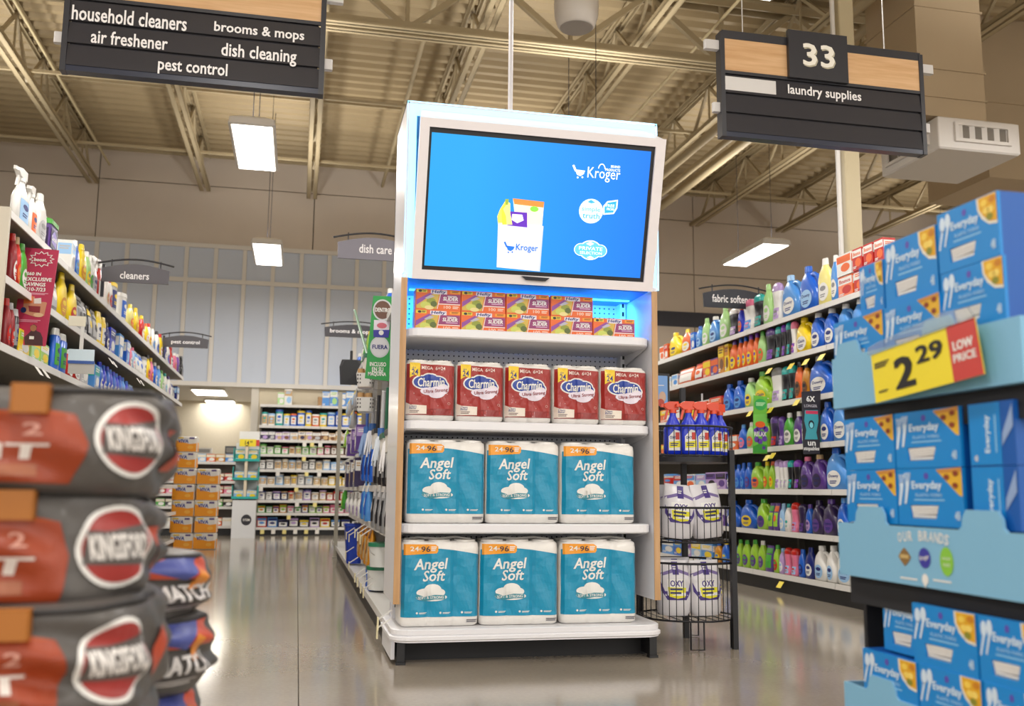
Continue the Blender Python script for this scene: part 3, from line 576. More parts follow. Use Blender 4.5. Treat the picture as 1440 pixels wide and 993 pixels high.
def blade_px(text, label, y, l, r, b, tp, ta, tb, ty, col='#4a474b', post=None):
    m = (l+r)/2; A, B_ = atY(l, b, y), atY(r, b, y)
    blade_sign(text, label, A.x, B_.x, y, atY(m, b, y).z, atY(m, tp, y).z, atY(ta, ty, y).x, atY(tb, ty, y).x, atY((ta+tb)/2, ty, y).z, col, post)
blade_px('cleaners', 'grey arched sign reading cleaners above the left shelves', 7.1, 142, 238, 398, 372, 169, 210, 388, '#57545a', -.22)
blade_px('pest control', 'small dark arched sign reading pest control, farther along the left shelves', 10.5, 228, 293, 489, 472, 241, 281, 482, '#454348', -.22)
blade_px('dish care', 'grey arched sign reading dish care, high beside the lit display', 6.9, 474, 578, 366, 335, 505, 551, 351, '#77747e', .2)
blade_px('brooms & mops', 'dark arched sign reading brooms and mops, partly hidden by the display', 10.6, 456, 543, 475, 457, 464, 522, 467, '#3c3a40', .2)
blade_px('fabric softener', 'dark navy arched sign reading fabric softener above the laundry shelves', 7.35, 989, 1080, 434, 407, 1001, 1060, 421, '#22242f', .25)

# ================================================================== CUTLERY SHIPPER (right foreground)
XS, YN, YF = 1.1, 1.285, 1.835
m_tray = M('#7fb6d6', .55); m_trayd = M('#5a8fae', .6); m_cut = M('#0f86d2', .38); m_cut_shade = M('#0b56aa', .38)  # darker carton blue has the weaker light on the sides put into it
S = thing('cutlery_display', 'light blue cardboard floor display holding cutlery cartons, right foreground', 'display stand', (XS, YN, 0))
SY = YF-YN; mk = M('#1c1d22', .7)
MB().box(.30,.33,0,SY,0,1.0, mk).build('back_panel', S); MB().box(.05,.33,SY-.012,SY,.02,.96, mk).build('side_panel', S)
MB().box(.02,.33,0,SY,0,.25, m_tray).build('base', S)
def tray(z0, z1, tabs, dark=0):
    q = MB(); xs_ = [0]; prof = [(0,0)]
    pts = [(0, z0), (SY, z0), (SY, z1)]
    for c, wv, hv in tabs:
        pts += [(c+wv/2+.008, z1), (c+wv/2, z1+.006), (c+wv/2-.002, z1+hv-.014), (c+wv/2-.012, z1+hv), (c-wv/2+.012, z1+hv), (c-wv/2+.002, z1+hv-.014), (c-wv/2, z1+.006), (c-wv/2-.008, z1)]
    pts += [(0, z1)]
    q.loft([[(0, y, z) for y, z in pts], [(.005, y, z) for y, z in pts]], m_tray, smooth=False)
    q.box(.005,.30,0,.004,z0,z1, m_tray); q.box(.005,.30,SY-.004,SY,z0,z1, m_tray); q.box(0.005,.30,.004,SY-.004,z0,z0+.004, m_tray)
    o = q.build('tray', S); MB().box(.02,.30,.005,SY-.005,z0-.055,z0-.001, mk).build('shelf_board', S, None, 'black shelf board'); return o
t1 = tray(.925, 1.03, [(SY-.06-.0, .085, .03), (.20, .09, .03)]); t2 = tray(.585, .69, [(SY-.115, .10, .034), (.115, .10, .034)]); t3 = tray(.26, .372, [(SY-.13, .09, .03), (.11, .09, .03)])
sconv = lambda px, py, X=XS-.001: (lambda p: (-p.y, p.z))(atX(px, py, X))     # on a face that looks towards -X, seen x runs towards -Y
SP = lambda X: (lambda x, y, o: (X-XS-o, -x-YN, y))
P = Print(SP(XS-.0004))
for i, ch in enumerate('OUR BRANDS'):
    if ch != ' ':
        k = (i-4.5)/4.5; px = 1298+k*33; P.text(ch, *sconv(px, 755+2*k+3.5*k*k-1), .012, .018, m_w, 1, .02, 0, -.14*k-.05)
c = sconv(1272, 783); P.poly([(c[0]+a*.019, c[1]+b*.017) for a, b in ((-1,0),(-.6,.5),(0,1),(.6,.5),(1,0),(.6,-.5),(0,-1),(-.6,-.5))], M('#8a6a3a',.5), 1); P.rect(c[0]-.013,c[1]-.003,c[0]+.013,c[1]+.004,M('#c8ac70',.5),2)
c = sconv(1300, 785); P.ell(*c, .017, .018, M('#3a3aa0',.5), 1); P.text('Kroger', *c, .026, .011, m_w, 2, .02, 0, .2)
c = sconv(1331, 790); P.ell(*c, .018, .025, M('#86c440',.5), 1); P.text('simple', c[0], c[1]+.005, .022, .007, m_w, 2); P.text('truth', c[0], c[1]-.005, .018, .007, m_w, 2)
for a, b in ((1266,1290),(1312,1338)): ca, cb = sconv(a, 812+(a-1266)*.08), sconv(b, 814+(b-1266)*.06); P.rect(ca[0], ca[1]-.0015, cb[0], ca[1]+.0015, m_w, 1)
c = sconv(1301, 816); P.ell(c[0], c[1]+.001, .009, .010, m_w, 1); P.poly([(c[0]-.008,c[1]),(c[0],c[1]-.014),(c[0]+.008,c[1])], m_w, 2)
P.build('printed_band', t2)
# price card clipped on the top tray, in a clear holder
pc = thing('price_card', 'big yellow and red 2.29 price card clipped to the top blue tray', 'price sign', (XS-.02, YN, 0))
hold = lambda px, py: sconv(px, py, XS-.02)
cs = [hold(*p) for p in ((1232,567),(1385,526),(1371,446),(1225,500))]
card = lambda o: [(-o, -x-YN, y) for x, y in cs]
q = MB(); q.loft([card(-.001), card(.0005)], M('#f0dc32', .4), smooth=False); q.build('card', pc)
mx = lambda u, v: tuple((cs[0][i]*(1-u)+cs[1][i]*u)*(1-v)+(cs[3][i]*(1-u)+cs[2][i]*u)*v for i in (0, 1))
P = Print(lambda u, v, o: (lambda a: (-.0006-o, -a[0]-YN, a[1]))(mx(u, v)), .1, .1)
P.rect(.755, 0, 1, 1, M('#c8433e',.4), 1); P.text('LOW', .875, .62, .17, .17, m_w, 2, .05); P.text('PRICE', .875, .4, .19, .15, m_w, 2, .05)
P.text('2', .33, .45, .2, .62, m_black, 2, .06); P.text('29', .58, .68, .25, .34, m_black, 2, .05); P.lines(.03, .8, .16, .13, 3, m_dark, 2); P.lines(.05, .22, .1, .06, 2, m_dark, 2)
P.build('printed_price', pc)
lp = [hold(*p) for p in ((1222,500),(1372,446),(1363,432),(1325,440),(1280,462),(1235,482),(1222,490))]
mclear = M('#f4f6f8', .08, trans=.9, coat=.5)
q = MB(); q.loft([[(-o, -x-YN, y) for x, y in lp] for o in (.001, .003)], mclear, smooth=False); q.build('clear_holder', pc, None, 'clear plastic holder flap')

def cutbox(style):                       # local front looks towards -Y, origin bottom centre of the front
    w, h, d = .168, .105, .075; X = lambda u: (u-.5)*w; Z = lambda v: v*h; q = MB(); u0_, u1_, v0_, v1_ = .19, .64, .13, .36
    q.box(-w/2, w/2, .006, d, 0, h, m_cut_shade)
    ou = [(X(0),Z(0)),(X(1),Z(0)),(X(1),Z(1)),(X(0),Z(1))]; inn = [(X(u0_),Z(v0_)),(X(u1_-.05),Z(v0_)),(X(u1_),Z(v1_)),(X(u0_),Z(v1_))]
    q.loft([[(x,.006,z) for x, z in ou], [(x,0,z) for x, z in ou], [(x,0,z) for x, z in inn], [(x,.0055,z) for x, z in inn]], m_cut, False, False, False)
    f = MB(); mfk = M('#f0eeea', .3)
    f.add([(x,.0052,z) for x, z in inn], [(0,1,2,3)], M('#a39d96',.6))
    for k in range(5):
        z = Z(.15+.04*k); f.add([(X(u0_+.01),.0048-.0008*k,z),(X(u1_-.06+.01*k),.0048-.0008*k,z+.001*((k*3) % 4)),(X(u1_-.06+.01*k),.0046-.0008*k,z+.0036+.001*((k*2) % 3)),(X(u0_+.01),.0046-.0008*k,z+.0036)], [(0,1,2,3)], mfk)
    P = Print(plane_fn((0,0,0), (1,0,0), (0,0,1))); m_fork = M('#cfe0f0', .4)
    for k, (bx, by) in enumerate(((.07,.9),(.17,.93))):
        if style == 'fork':
            P.poly([(X(bx-.045),Z(by)),(X(bx-.03),Z(by-.25)),(X(bx-.06),Z(by-.55)),(X(bx-.025),Z(by-.55)),(X(bx+.025),Z(by-.25)),(X(bx+.055),Z(by))], m_fork, 1+k)
            for j in range(3): P.rect(X(bx-.028+.027*j), Z(by-.15), X(bx-.020+.027*j), Z(by+.001), m_cut, 3)
        else:
            P.ell(X(bx+.02), Z(by-.1), .008, .013, m_fork, 1+k); P.poly([(X(bx),Z(by-.2)),(X(bx-.06),Z(by-.5)),(X(bx-.035),Z(by-.52)),(X(bx+.04),Z(by-.2))], m_fork, 1+k)
    P.ell(X(.47), Z(.865), .006, .006, M('#5a4ab0',.4), 1); P.text('Everyday', X(.47), Z(.69), .078, .019, M('#d4e8f6',.4), 2, .045)
    P.text('PLASTIC FORKS', X(.5), Z(.535), .068, .006, M('#a8d4f0',.4), 2, .01); P.rect(X(.27), Z(.44), X(.73), Z(.465), M('#8cc4ea',.4), 1)
    if style == 'fork':
        P.poly([(X(.62),Z(.97)),(X(.99),Z(1)),(X(.99),Z(.52)),(X(.95),Z(.53))], M('#e2b02c',.5), 1); P.poly([(X(.64),Z(.97)),(X(.99),Z(1)),(X(.99),Z(.93)),(X(.66),Z(.91))], M('#c98a3a',.5), 2)
        for a, b in ((.78,.84),(.9,.7),(.91,.9)): P.ell(X(a), Z(b), .007, .005, M('#8a3a1c',.5), 3, 9)
    else:
        P.poly([(X(.99),Z(.5)),(X(.99),Z(.99)),(X(.68),Z(.99)),(X(.69),Z(.8)),(X(.75),Z(.65)),(X(.86),Z(.53))], M('#e8e2d2',.5), 1); P.poly([(X(.99),Z(.55)),(X(.99),Z(.98)),(X(.71),Z(.98)),(X(.72),Z(.8)),(X(.78),Z(.68)),(X(.88),Z(.57))], M('#e0a81e',.5), 2)
        for a, b, cc in ((.8,.88,'#f0cc50'),(.9,.75,'#f2d468'),(.93,.9,'#c8801a'),(.83,.75,'#f0d060'),(.88,.64,'#8a8a2c')): P.ell(X(a), Z(b), .009, .006, M(cc,.5), 3, 9)
    P.text('48', X(.91), Z(.2), .012, .016, M('#c8e2f4',.4), 2, .03)
    return [('carton', q.mesh('carton'), None), ('cutlery', f.mesh('cutlery'), None), ('printed_label', P.mb.mesh('printed_label'), None)]
def cutend():
    w, h, d = .10, .10, .17; q = MB(); q.box(-w/2,w/2,0,d,0,h, m_cut_shade); P = Print(plane_fn((0,0,0), (1,0,0), (0,0,1)))
    P.rect(-w/2+.001,.001,w/2-.03,h-.001, m_cut, 1); P.text('Everyday', -.008, .05, .06, .014, M('#d4e8f6',.4), 2, .045, 0, PI/2); P.text('48', -.036, .012, .008, .01, m_w, 2, .02)
    P.rect(.008,.02,.011,.08,M('#8cc4ea',.4),2); P.poly([(.022,.03),(.047,.06),(.047,.095),(.024,.05)], M('#8fa8d0',.4), 2)
    return [('carton', q.mesh('carton'), None), ('printed_label', P.mb.mesh('printed_label'), None)]
CB = {'fork': cutbox('fork'), 'spoon': cutbox('spoon')}; CE = cutend()
def cut(style, pa, pb, zb, label, dx=0, hz=.105):
    ya, yb = atX(pa, 600, XS+.012+dx).y, atX(pb, 600, XS+.012+dx).y; w = (CE and .10) if style == 'end' else .168
    put(CE if style == 'end' else CB[style], 'cutlery_carton', label, 'carton', (XS+.012+dx, (ya+yb)/2, zb), -PI/2, 'blue cutlery cartons', ((ya-yb-.002)/w, 1, hz/(.10 if style == 'end' else .105)))
tp = 'blue %s carton with %s picture, %s'
def ylab(n, pic, where): return 'blue cutlery carton, %s picture, %s' % (pic, where)
cut('fork', 1177, 1249, 1.003, ylab(1,'pizza','far end of the top tray above the price card'), -.004); cut('fork', 1250, 1332, 1.003, ylab(1,'pizza','directly above the 2.29 price card'), -.004); cut('spoon', 1334, 1426, 1.03, ylab(1,'macaroni','top tray, under the highest carton'), 0, .109)
cut('spoon', 1217, 1252, 1.112, ylab(1,'macaroni','top row, farthest and half hidden'), .02); cut('spoon', 1254, 1331, 1.110, ylab(1,'macaroni','middle of the top row'), .004, .126); cut('spoon', 1333, 1423, 1.14, ylab(1,'macaroni','nearest and highest in the pile'), 0, .109)
for j, (zz, w_) in enumerate(((.692,'lower row behind the brand band'),(.797,'upper row under the price card tray'))):
    cut('fork', 1187, 1257, zz, ylab(1,'pizza','middle tier far end, '+w_), 0, .104); cut('fork', 1258, 1350, zz, ylab(1,'pizza','middle tier centre, '+w_), 0, .104)
    cut('end', 1362, 1428, zz, 'blue cutlery carton turned on end, middle tier, '+w_, 0, .104)
cut('spoon', 1230, 1292, .452, ylab(1,'hidden','bottom tier, upper row, far end'), .012); cut('spoon', 1270, 1357, .448, ylab(1,'macaroni','bottom tier, upper row centre'), -.004); cut('spoon', 1359, 1448, .448, ylab(1,'macaroni','bottom tier, upper row, nearest'), -.004)
cut('spoon', 1200, 1273, .343, ylab(1,'macaroni','bottom tray, far end, standing forward'), -.008); cut('spoon', 1275, 1360, .343, ylab(1,'macaroni','bottom tray, second from far end'), -.006); cut('spoon', 1362, 1446, .343, ylab(1,'macaroni','bottom tray, nearest, at the frame edge'), -.006)

# ================================================================== CHARCOAL BAGS (left foreground)
def bagmesh(W, Dp, Hh, r, seed, style):
    rnd = random.Random(seed); ph = [rnd.uniform(0, 6) for _ in range(6)]
    per = [];  # plan outline: rounded rectangle sampled along its length, starting at left of the front face
    pts = rrect(-W/2, W/2, -Dp/2, Dp/2, r, 0, 9); k0 = 26; pts = pts[k0:]+pts[:k0]; fine = []
    for i in range(len(pts)):
        a, b = Vector(pts[i]), Vector(pts[(i+1) % len(pts)]); n = max(1, int((b-a).length/.014))
        for k in range(n): fine.append(a.lerp(b, k/n))
    L = [0]
    for i in range(len(fine)): L.append(L[-1]+(fine[(i+1) % len(fine)]-fine[i]).length)
    T = L[-1]
    def at(s):
        s %= T; lo, hi = 0, len(L)-1
        while hi-lo > 1:
            m = (lo+hi)//2
            if L[m] <= s: lo = m
            else: hi = m
        a, b = fine[lo % len(fine)], fine[(lo+1) % len(fine)]; return a.lerp(b, (s-L[lo])/max(1e-9, L[lo+1]-L[lo]))
    def surf(s, v, o=0):                   # v in -1..1
        p = at(s); e = 1-(1-abs(v)**3.4)**.5 if abs(v) < 1 else 1; k = Vector((p.x/(W/2), p.y/(Dp/2), 0)); k.normalize()
        wob = .007*math.sin(9*s+ph[0]+3*v)*math.sin(5*v+ph[1])+.004*math.sin(37*s+ph[2]+2*v)*(1-.5*abs(v))+.003*math.sin(9*v+ph[3]+23*s)+.003*math.sin(61*s+ph[5]+6*v)
        inn = .034*e-wob-o; return (p.x-k.x*inn, p.y-k.y*inn, Hh/2*(1+v)*(1)+.006*math.sin(7*s+ph[4])*v)
    n = len(fine)*1; V = [-1,-.985,-.95]+[-.9+.072*k for k in range(26)]+[.95,.985,1]
    gry = M('#55514e', .5, coat=.12, bump=.45, scale=22); org = M('#93360f' if style == 0 else '#5a5654', .45, coat=.15, bump=.4, scale=22)
    q = MB(); q.loft([[surf(L[i], v) for i in range(n)] for v in V], gry)
    P = Print(lambda x, y, o: surf(x, y, o*2+.0016), .014, .072)
    F = W-2*r; cor = PI*r/2
    if style == 0:
        P.poly([(-.3,-.86),(F+.018,-.84),(F+.028,-.1),(F+.016,.44),(-.3,.44)], org, 1)
        P.poly([(-.3,.44),(F+.016,.44),(F-.01,.52),(-.3,.52)], M('#a8481a',.4), 1)
        P.text('LIGHT', F-.112, -.26, .2, .3, M('#d8cfc8',.4), 2, .04); P.rect(-.2, -.72, F-.02, -.5, M('#9a5a3c',.4), 2); P.text('2', F-.03, .16, .02, .24, M('#c89080',.4), 2, .03)
        lx = F+.088; redm = M('#a03430',.4)
    else: lx = F+.10; redm = M('#b5302c',.4)
    P.ell(F-.32 if style == 0 else F-.2, .3, .05, .62, m_w, 2, 28); P.ell(F-.32 if style == 0 else F-.2, .3, .045, .55, redm, 3, 28); P.text('KINGSFORD', F-.32 if style == 0 else F-.2, .3, .085, .4, m_w, 4, .05)
    if style == 0:
        P.ell(lx, .02, .054, .70, m_w, 2, 32); P.ell(lx, .02, .048, .61, redm, 3, 32)
        P.poly([(lx-.046,-.26),(lx+.042,-.32),(lx+.04,.4),(lx-.018,.28),(lx-.044,.3)], M('#5b5552',.4), 4); P.text('KINGSFORD', lx, .02, .082, .44, M('#e6e2de',.4), 5, .06, .12, .02)
        P.poly([(lx+.1,-.5),(lx+.14,-.5),(lx+.17,.3),(lx+.13,.3)], M('#c04a2c',.4), 2)
    else:
        P.poly([(lx-.1,.3),(lx+.1,.2),(lx+.13,.9),(lx-.08,.9)], M('#d0553a',.4), 2); P.poly([(lx-.06,.55),(lx+.02,.2),(lx+.07,.85),(lx,.9)], M('#4a549a',.4), 3); P.poly([(lx+.03,-.1),(lx+.06,-.05),(lx+.07,.4),(lx+.05,.55),(lx+.035,.3)], M('#dd8a30',.4), 4)
        P.text('MATCH', lx+.02, -.18, .12, .5, M('#d8d4d2',.4), 4, .06, .1); P.lines(lx-.04, -.55, .09, .16, 2, M('#b0aaa6',.4), 4)
    tb = MB(); tb.loft([rrect(-.021,.021,-.010,.010,.005,z,3) for z in (0,.034)], M('#a4641f',.5), smooth=False)
    c = surf(F-.03, .62); tb.v = [(v[0]+c[0], v[1]+c[1]-.004, v[2]+c[2]-.01) for v in tb.v]
    sm_ = MB(); sm_.tube([surf(F+.02*k, .9, .004) for k in range(-2, 12)], .004, M('#2c2a2a',.6), 5)
    return [('sack', q.mesh('sack'), None), ('printed_sack', P.mb.mesh('printed_sack'), None), ('pull_tab', tb.mesh('pull_tab'), 'orange pull tab'), ('seam', sm_.mesh('seam'), None)]
pal = thing('pallet', 'low wooden pallet under the charcoal sacks, mostly out of frame', 'pallet', (-.45, 1.54, 0))
for y in (-.38, -.13, .13, .38): MB().box(-.32,.27,y-.05,y+.05,.085,.105, M('#9a7a50',.8)).build('board', pal)
for x in (-.27, 0, .22): MB().box(x-.04,x+.04,-.42,.42,0,.085, M('#8a6c46',.8)).build('runner', pal)
BG = [bagmesh(.60, .36, .130, .10, s, 0) for s in (1, 2, 3)]; B2 = [bagmesh(.58, .32, .108, .13, s, 1) for s in (4, 5)]
lv = ('top','second from top','third from top','fourth from top','fifth from top','lowest')
for k in range(6):
    put(BG[k % 3], 'charcoal_sack', 'orange and grey charcoal sack, %s of the near stack' % lv[k], 'charcoal bag', (-.475+(.004,-.012,.008,-.004,.006,0)[k], 1.38+(.0,.012,-.006,.004,0,0)[k], .102+.1275*(5-k)), (.0,.03,-.02,.015,.02,0)[k], 'charcoal sacks in the near stack')
for k in range(5):
    put(B2[k % 2], 'charcoal_sack', 'dark grey match lighting charcoal sack, %s of the lower stack behind' % ('top','second from top','third from top','fourth from top','lowest')[k], 'charcoal bag', (-.435+(.0,.012,-.006,.008,0)[k], 1.76, .105+.108*(4-k)), (.02,-.02,.03,0,.01)[k], 'charcoal sacks in the rear stack')

# ================================================================== WIRE BASKET RACK beside the display
RK = (1.93, 4.66); m_wire = M('#1d1d21', .4, metal=.3)
K = thing('basket_rack', 'black round wire basket rack standing at the right side of the display', 'rack', (RK[0], RK[1], 0)); RR = .245
p1, p2 = atZ(1034, 913, 0), atZ(965, 897, 0)
for p, zt_ in ((p1, .955), (p2, 1.3)):
    x, y = p.x-RK[0], p.y-RK[1]; MB().box(x-.013,x+.013,y-.013,y+.013,0,zt_, m_wire).build('post', K)
x_, y_ = -(p1.x-RK[0]), -(p1.y-RK[1]); MB().box(x_-.013,x_+.013,y_-.013,y_+.013,0,.955, m_wire).build('post', K)
def circ(z, r=RR, n=36): return [(r*math.cos(2*PI*k/n), r*math.sin(2*PI*k/n), z) for k in range(n)]
for z0, z1 in ((.925,1.07),(.505,.672),(.135,.405)):
    b = MB().tube(circ(z1), .006, m_wire, 6, True).tube(circ(z0), .005, m_wire, 6, True).tube(circ(z0+.012, RR*.6), .003, m_wire, 4, True).build('basket', K)
    v = MB()
    for k in range(44): a = 2*PI*k/44; v.tube([(RR*math.cos(a),RR*math.sin(a),z0),(RR*math.cos(a),RR*math.sin(a),z1)], .0022, m_wire, 4)
    for k in range(-4, 5): s = math.sqrt(max(0, RR*RR-(k*.055)**2)); v.tube([(k*.055,-s,z0+.004),(k*.055,s,z0+.004)], .0022, m_wire, 4)
    v.build('wires', b)
    if z0 > .9: MB().cyl(0,0,z0-.03,z0-.005,RR,m_wire,n=36).build('tray_rim', b)
for a in (-100, -45, 60, 150):
    c, s = math.cos(math.radians(a)), math.sin(math.radians(a)); tx, ty = -s*.032, c*.032; bx, by = RR*c, RR*s
    MB().tube([(bx-tx,by-ty,.135),(bx-tx,by-ty,.006),(bx+tx,by+ty,.006),(bx+tx,by+ty,.135)], .0045, m_wire, 6).build('wire_foot', K)
q = MB(); hx, hy = p2.x-RK[0], p2.y-RK[1]
s0, s1 = atY(921, 525, 4.80), atY(942, 572, 4.80)
so = thing('small_sign', 'small blue picture sign in a black frame on top of the basket rack', 'sign', (s0.x, 4.80, s1.z))
MB().box(-.05, s1.x-s0.x, 0, .012, 0, s0.z-s1.z, m_black).build('frame', so); MB().box(-.045, s1.x-s0.x-.012, -.001, .0, .012, s0.z-s1.z-.012, M('#6f9fd8',.35)).build('picture', so)
P = Print(plane_fn((0,-.0012,0),(1,0,0),(0,0,1))); P.ell(.04,.05,.02,.03,M('#c8a890',.4),1); P.ell(.03,.02,.02,.02,M('#b8402c',.4),2); P.rect(-.03,.11,.05,.114,m_w,1); P.build('print', so)

# ================================================================== SHELF PRODUCTS: one prototype of each kind and colouring, then copies that share its meshes
def interp(rows, z):
    for a, b in zip(rows[:-1], rows[1:]):
        if a[0] <= z <= b[0]: t = (z-a[0])/max(1e-9, b[0]-a[0]); return [a[i]*(1-t)+b[i]*t for i in range(5)]
    return list(rows[-1] if z > rows[-1][0] else rows[0])
def body(rows, m, n=14): return MB().loft([sell(a, b, p, z, n, cx) for z, a, b, p, cx in rows], m)
def front(rows):
    def fn(x, z, o):
        _, a, b, p, cx = interp(rows, z); u = min(.985, abs((x-cx)/a)); return (x, -b*(1-u**p)**(1/p)-o-.0008, z)
    return fn
def film(c): return M(c, .3, coat=.3)
def label(rows, x0, x1, z0, z1, lc, text=None, oval=False, tc='navy'):
    P = Print(front(rows), (x1-x0)/6+1e-4, None); cx, cz = (x0+x1)/2, (z0+z1)/2
    if oval: P.ell(cx, cz, (x1-x0)/2, (z1-z0)/2, M(lc,.4), 1, 18)
    else: P.rect(x0, z0, x1, z1, M(lc,.4), 1)
    if text: P.text(text, cx, cz+(z1-z0)*.14, (x1-x0)*.7, (z1-z0)*.24, M(tc,.4), 2, .03)
    else: P.ell(cx, cz+(z1-z0)*.18, (x1-x0)*.3, (z1-z0)*.14, M(tc,.4), 2, 10)
    P.lines(cx-(x1-x0)*.28, cz-(z1-z0)*.12, (x1-x0)*.5, (z1-z0)*.22, 2, M(tc,.4), 2)
    return ('printed_label', P.mb.mesh('printed_label'), None)
def k_jug(b, c, l, t):
    r = ((0,.08,.042,4,0),(.008,.092,.05,4,0),(.11,.094,.05,4,0),(.145,.074,.048,3.5,-.018),(.19,.056,.042,3,-.028),(.215,.035,.032,2.4,-.032),(.232,.024,.024,2,-.032),(.24,.023,.023,2,-.032))
    h = MB().tube([(-.02,0,.214),(.03,0,.216),(.064,0,.196),(.082,0,.16),(.086,0,.12),(.08,0,.09)], .015, film(b), 8)
    return [('bottle_body', body(r, film(b), 18).mesh('bottle_body'), None), ('handle', h.mesh('handle'), None), ('cap', MB().cyl(-.032,0,.236,.272,.028,film(c),.025,14).mesh('cap'), None), label(r, -.07, .055, .018, .125, l, t, True)], (.188,.1,.272)
def k_bottle(b, c, l, t):
    r = ((0,.04,.026,3,0),(.006,.045,.03,3,0),(.13,.046,.03,3,0),(.17,.036,.027,2.6,0),(.195,.02,.02,2,0),(.21,.016,.016,2,0))
    return [('bottle_body', body(r, film(b)).mesh('bottle_body'), None), ('cap', MB().cyl(0,0,.205,.24,.019,film(c),.016,12).mesh('cap'), None), label(r, -.034, .034, .02, .115, l, t, True, c if c not in (l, 'white') else 'grey')], (.092,.06,.24)
def k_beads(b, c, l, t):
    r = ((0,.034,.03,2.6,0),(.006,.038,.034,2.6,0),(.05,.036,.032,2.4,0),(.095,.029,.027,2.2,0),(.14,.033,.03,2.2,0),(.175,.037,.033,2.2,0),(.18,.036,.032,2.2,0))
    cp = ((.18,.036,.033,2.2,0),(.205,.038,.034,2.2,0),(.225,.03,.028,2,0),(.235,.012,.012,2,0))
    return [('bottle_body', body(r, film(b)).mesh('bottle_body'), None), ('cap', body(cp, film(c)).mesh('cap'), None), label(r, -.024, .024, .015, .08, l, t, False, c if c != l else 'grey')], (.076,.066,.235)
def k_spray(b, c, l, t):
    r = ((0,.04,.026,3,0),(.006,.046,.03,3,0),(.12,.046,.03,3,0),(.155,.032,.024,2.6,0),(.185,.016,.016,2,0),(.205,.015,.015,2,0))
    h = MB().cyl(0,0,.2,.218,.019,film(c),n=12); h.loft([rrect(x0,.03,-.013,.013,.006,z,3) for z, x0 in ((.216,-.03),(.232,-.05),(.246,-.044),(.256,-.02))], film(c), smooth=False); h.loft([rrect(-.062,-.044,-.008,.008,.003,z,3) for z in (.228,.244)], film(c), smooth=False)
    g = MB(); g.add([(-.032,-.006,.218),(-.02,-.006,.218),(-.034,-.006,.168),(-.045,-.006,.166),(-.032,.006,.218),(-.02,.006,.218),(-.034,.006,.168),(-.045,.006,.166)], [(0,3,2,1),(4,5,6,7),(0,1,5,4),(1,2,6,5),(2,3,7,6),(3,0,4,7)], film(c))
    lb_ = label(r, -.036, .036, .02, .115, l, t)
    if b == 'royal blue':
        Q = Print(front(r), .012, None); Q.poly([(-.03,.018),(.032,.018),(.034,.06),(.026,.112),(.0,.118),(-.03,.085)], m_w, 1); Q.poly([(-.028,.03),(.03,.034),(.03,.066),(-.028,.058)], M('#e8de20',.4), 2); Q.rect(.004,.07,.024,.105,M('#c83a2c',.4),2); Q.lines(-.022,.054,.04,.018,2,m_navy,3); Q.text('OXY', -.01, .08, .03, .014, m_navy, 3, .03); lb_ = ('printed_label', Q.mb.mesh('printed_label'), None)
    return [('bottle_body', body(r, film(b)).mesh('bottle_body'), None), ('spray_head', h.mesh('spray_head'), None), ('trigger', g.mesh('trigger'), None), lb_], (.092,.06,.256)
def k_can(b, c, l, t):
    r = ((0,.031,.031,2,0),(.16,.031,.031,2,0),(.168,.026,.026,2,0))
    return [('can_body', body(r, film(b)).mesh('can_body'), None), ('cap', MB().cyl(0,0,.166,.2,.027,film(c),.022,14).mesh('cap'), None), label(r, -.024, .024, .03, .13, l, t)], (.062,.062,.2)
def k_canister(b, c, l, t):
    r = ((0,.043,.043,2,0),(.2,.043,.043,2,0))
    return [('canister_body', body(r, film(b), 16).mesh('canister_body'), None), ('lid', MB().cyl(0,0,.196,.225,.046,film(c),.044,16).mesh('lid'), None), label(r, -.034, .034, .04, .17, l, t, False, c if c != l else 'grey')], (.086,.086,.225)
def k_carton(b, c, l, t):
    q = MB(); q.loft([rrect(-.07,.07,-.045,.045,.003,z,3) for z in (0,.2)], film(b), smooth=False); P = Print(plane_fn((0,-.045,0),(1,0,0),(0,0,1)))
    P.rect(-.068,.12,.068,.185,M(l,.4),1); P.ell(.015,.07,.045,.04,M(c,.4),1,14); P.lines(-.06,.04,.05,.025,2,m_w,2)
    if t: P.text(t, 0, .152, .11, .035, M(c,.4), 2, .04)
    else: P.lines(-.05,.175,.1,.035,2,M(c,.4),2)
    S_ = Print(plane_fn((-.07,0,0),(0,-1,0),(0,0,1))); S_.rect(-.04,.11,.04,.18,M(l,.4),1); S_.lines(-.03,.165,.06,.03,2,M(c,.4),2); S2 = Print(plane_fn((.07,0,0),(0,1,0),(0,0,1))); S2.rect(-.04,.11,.04,.18,M(l,.4),1); S2.lines(-.03,.165,.06,.03,2,M(c,.4),2)
    for a in (S_, S2):
        P.mb.add(a.mb.v, [], m_w); o = len(P.mb.v)-len(a.mb.v)
        for f, mi in zip(a.mb.f, a.mb.m): P.mb.f.append([o+k for k in f]); P.mb.m.append(P.mb.mi(a.mb.mats[mi])); P.mb.sm.append(False)
    return [('carton_body', q.mesh('carton_body'), None), ('printed_label', P.mb.mesh('printed_label'), None)], (.14,.09,.2)
def k_pouch(b, c, l, t):
    r = ((0,.06,.03,3.5,0),(.01,.068,.036,3,0),(.08,.07,.036,2.6,0),(.15,.068,.022,2.4,0),(.185,.068,.004,3,0),(.2,.068,.003,3,0))
    P = Print(front(r), .02, .03); P.rect(-.055,.03,.055,.13,M(l,.4),1); P.rect(-.06,.14,.06,.18,M(c,.4),1); P.ell(0,.09,.035,.025,M(c,.4),2,14)
    if t: P.text(t, 0, .1, .08, .03, m_navy, 3, .05)
    return [('pouch_body', body(r, film(b), 18).mesh('pouch_body'), None), ('printed_label', P.mb.mesh('printed_label'), None)], (.14,.07,.2)
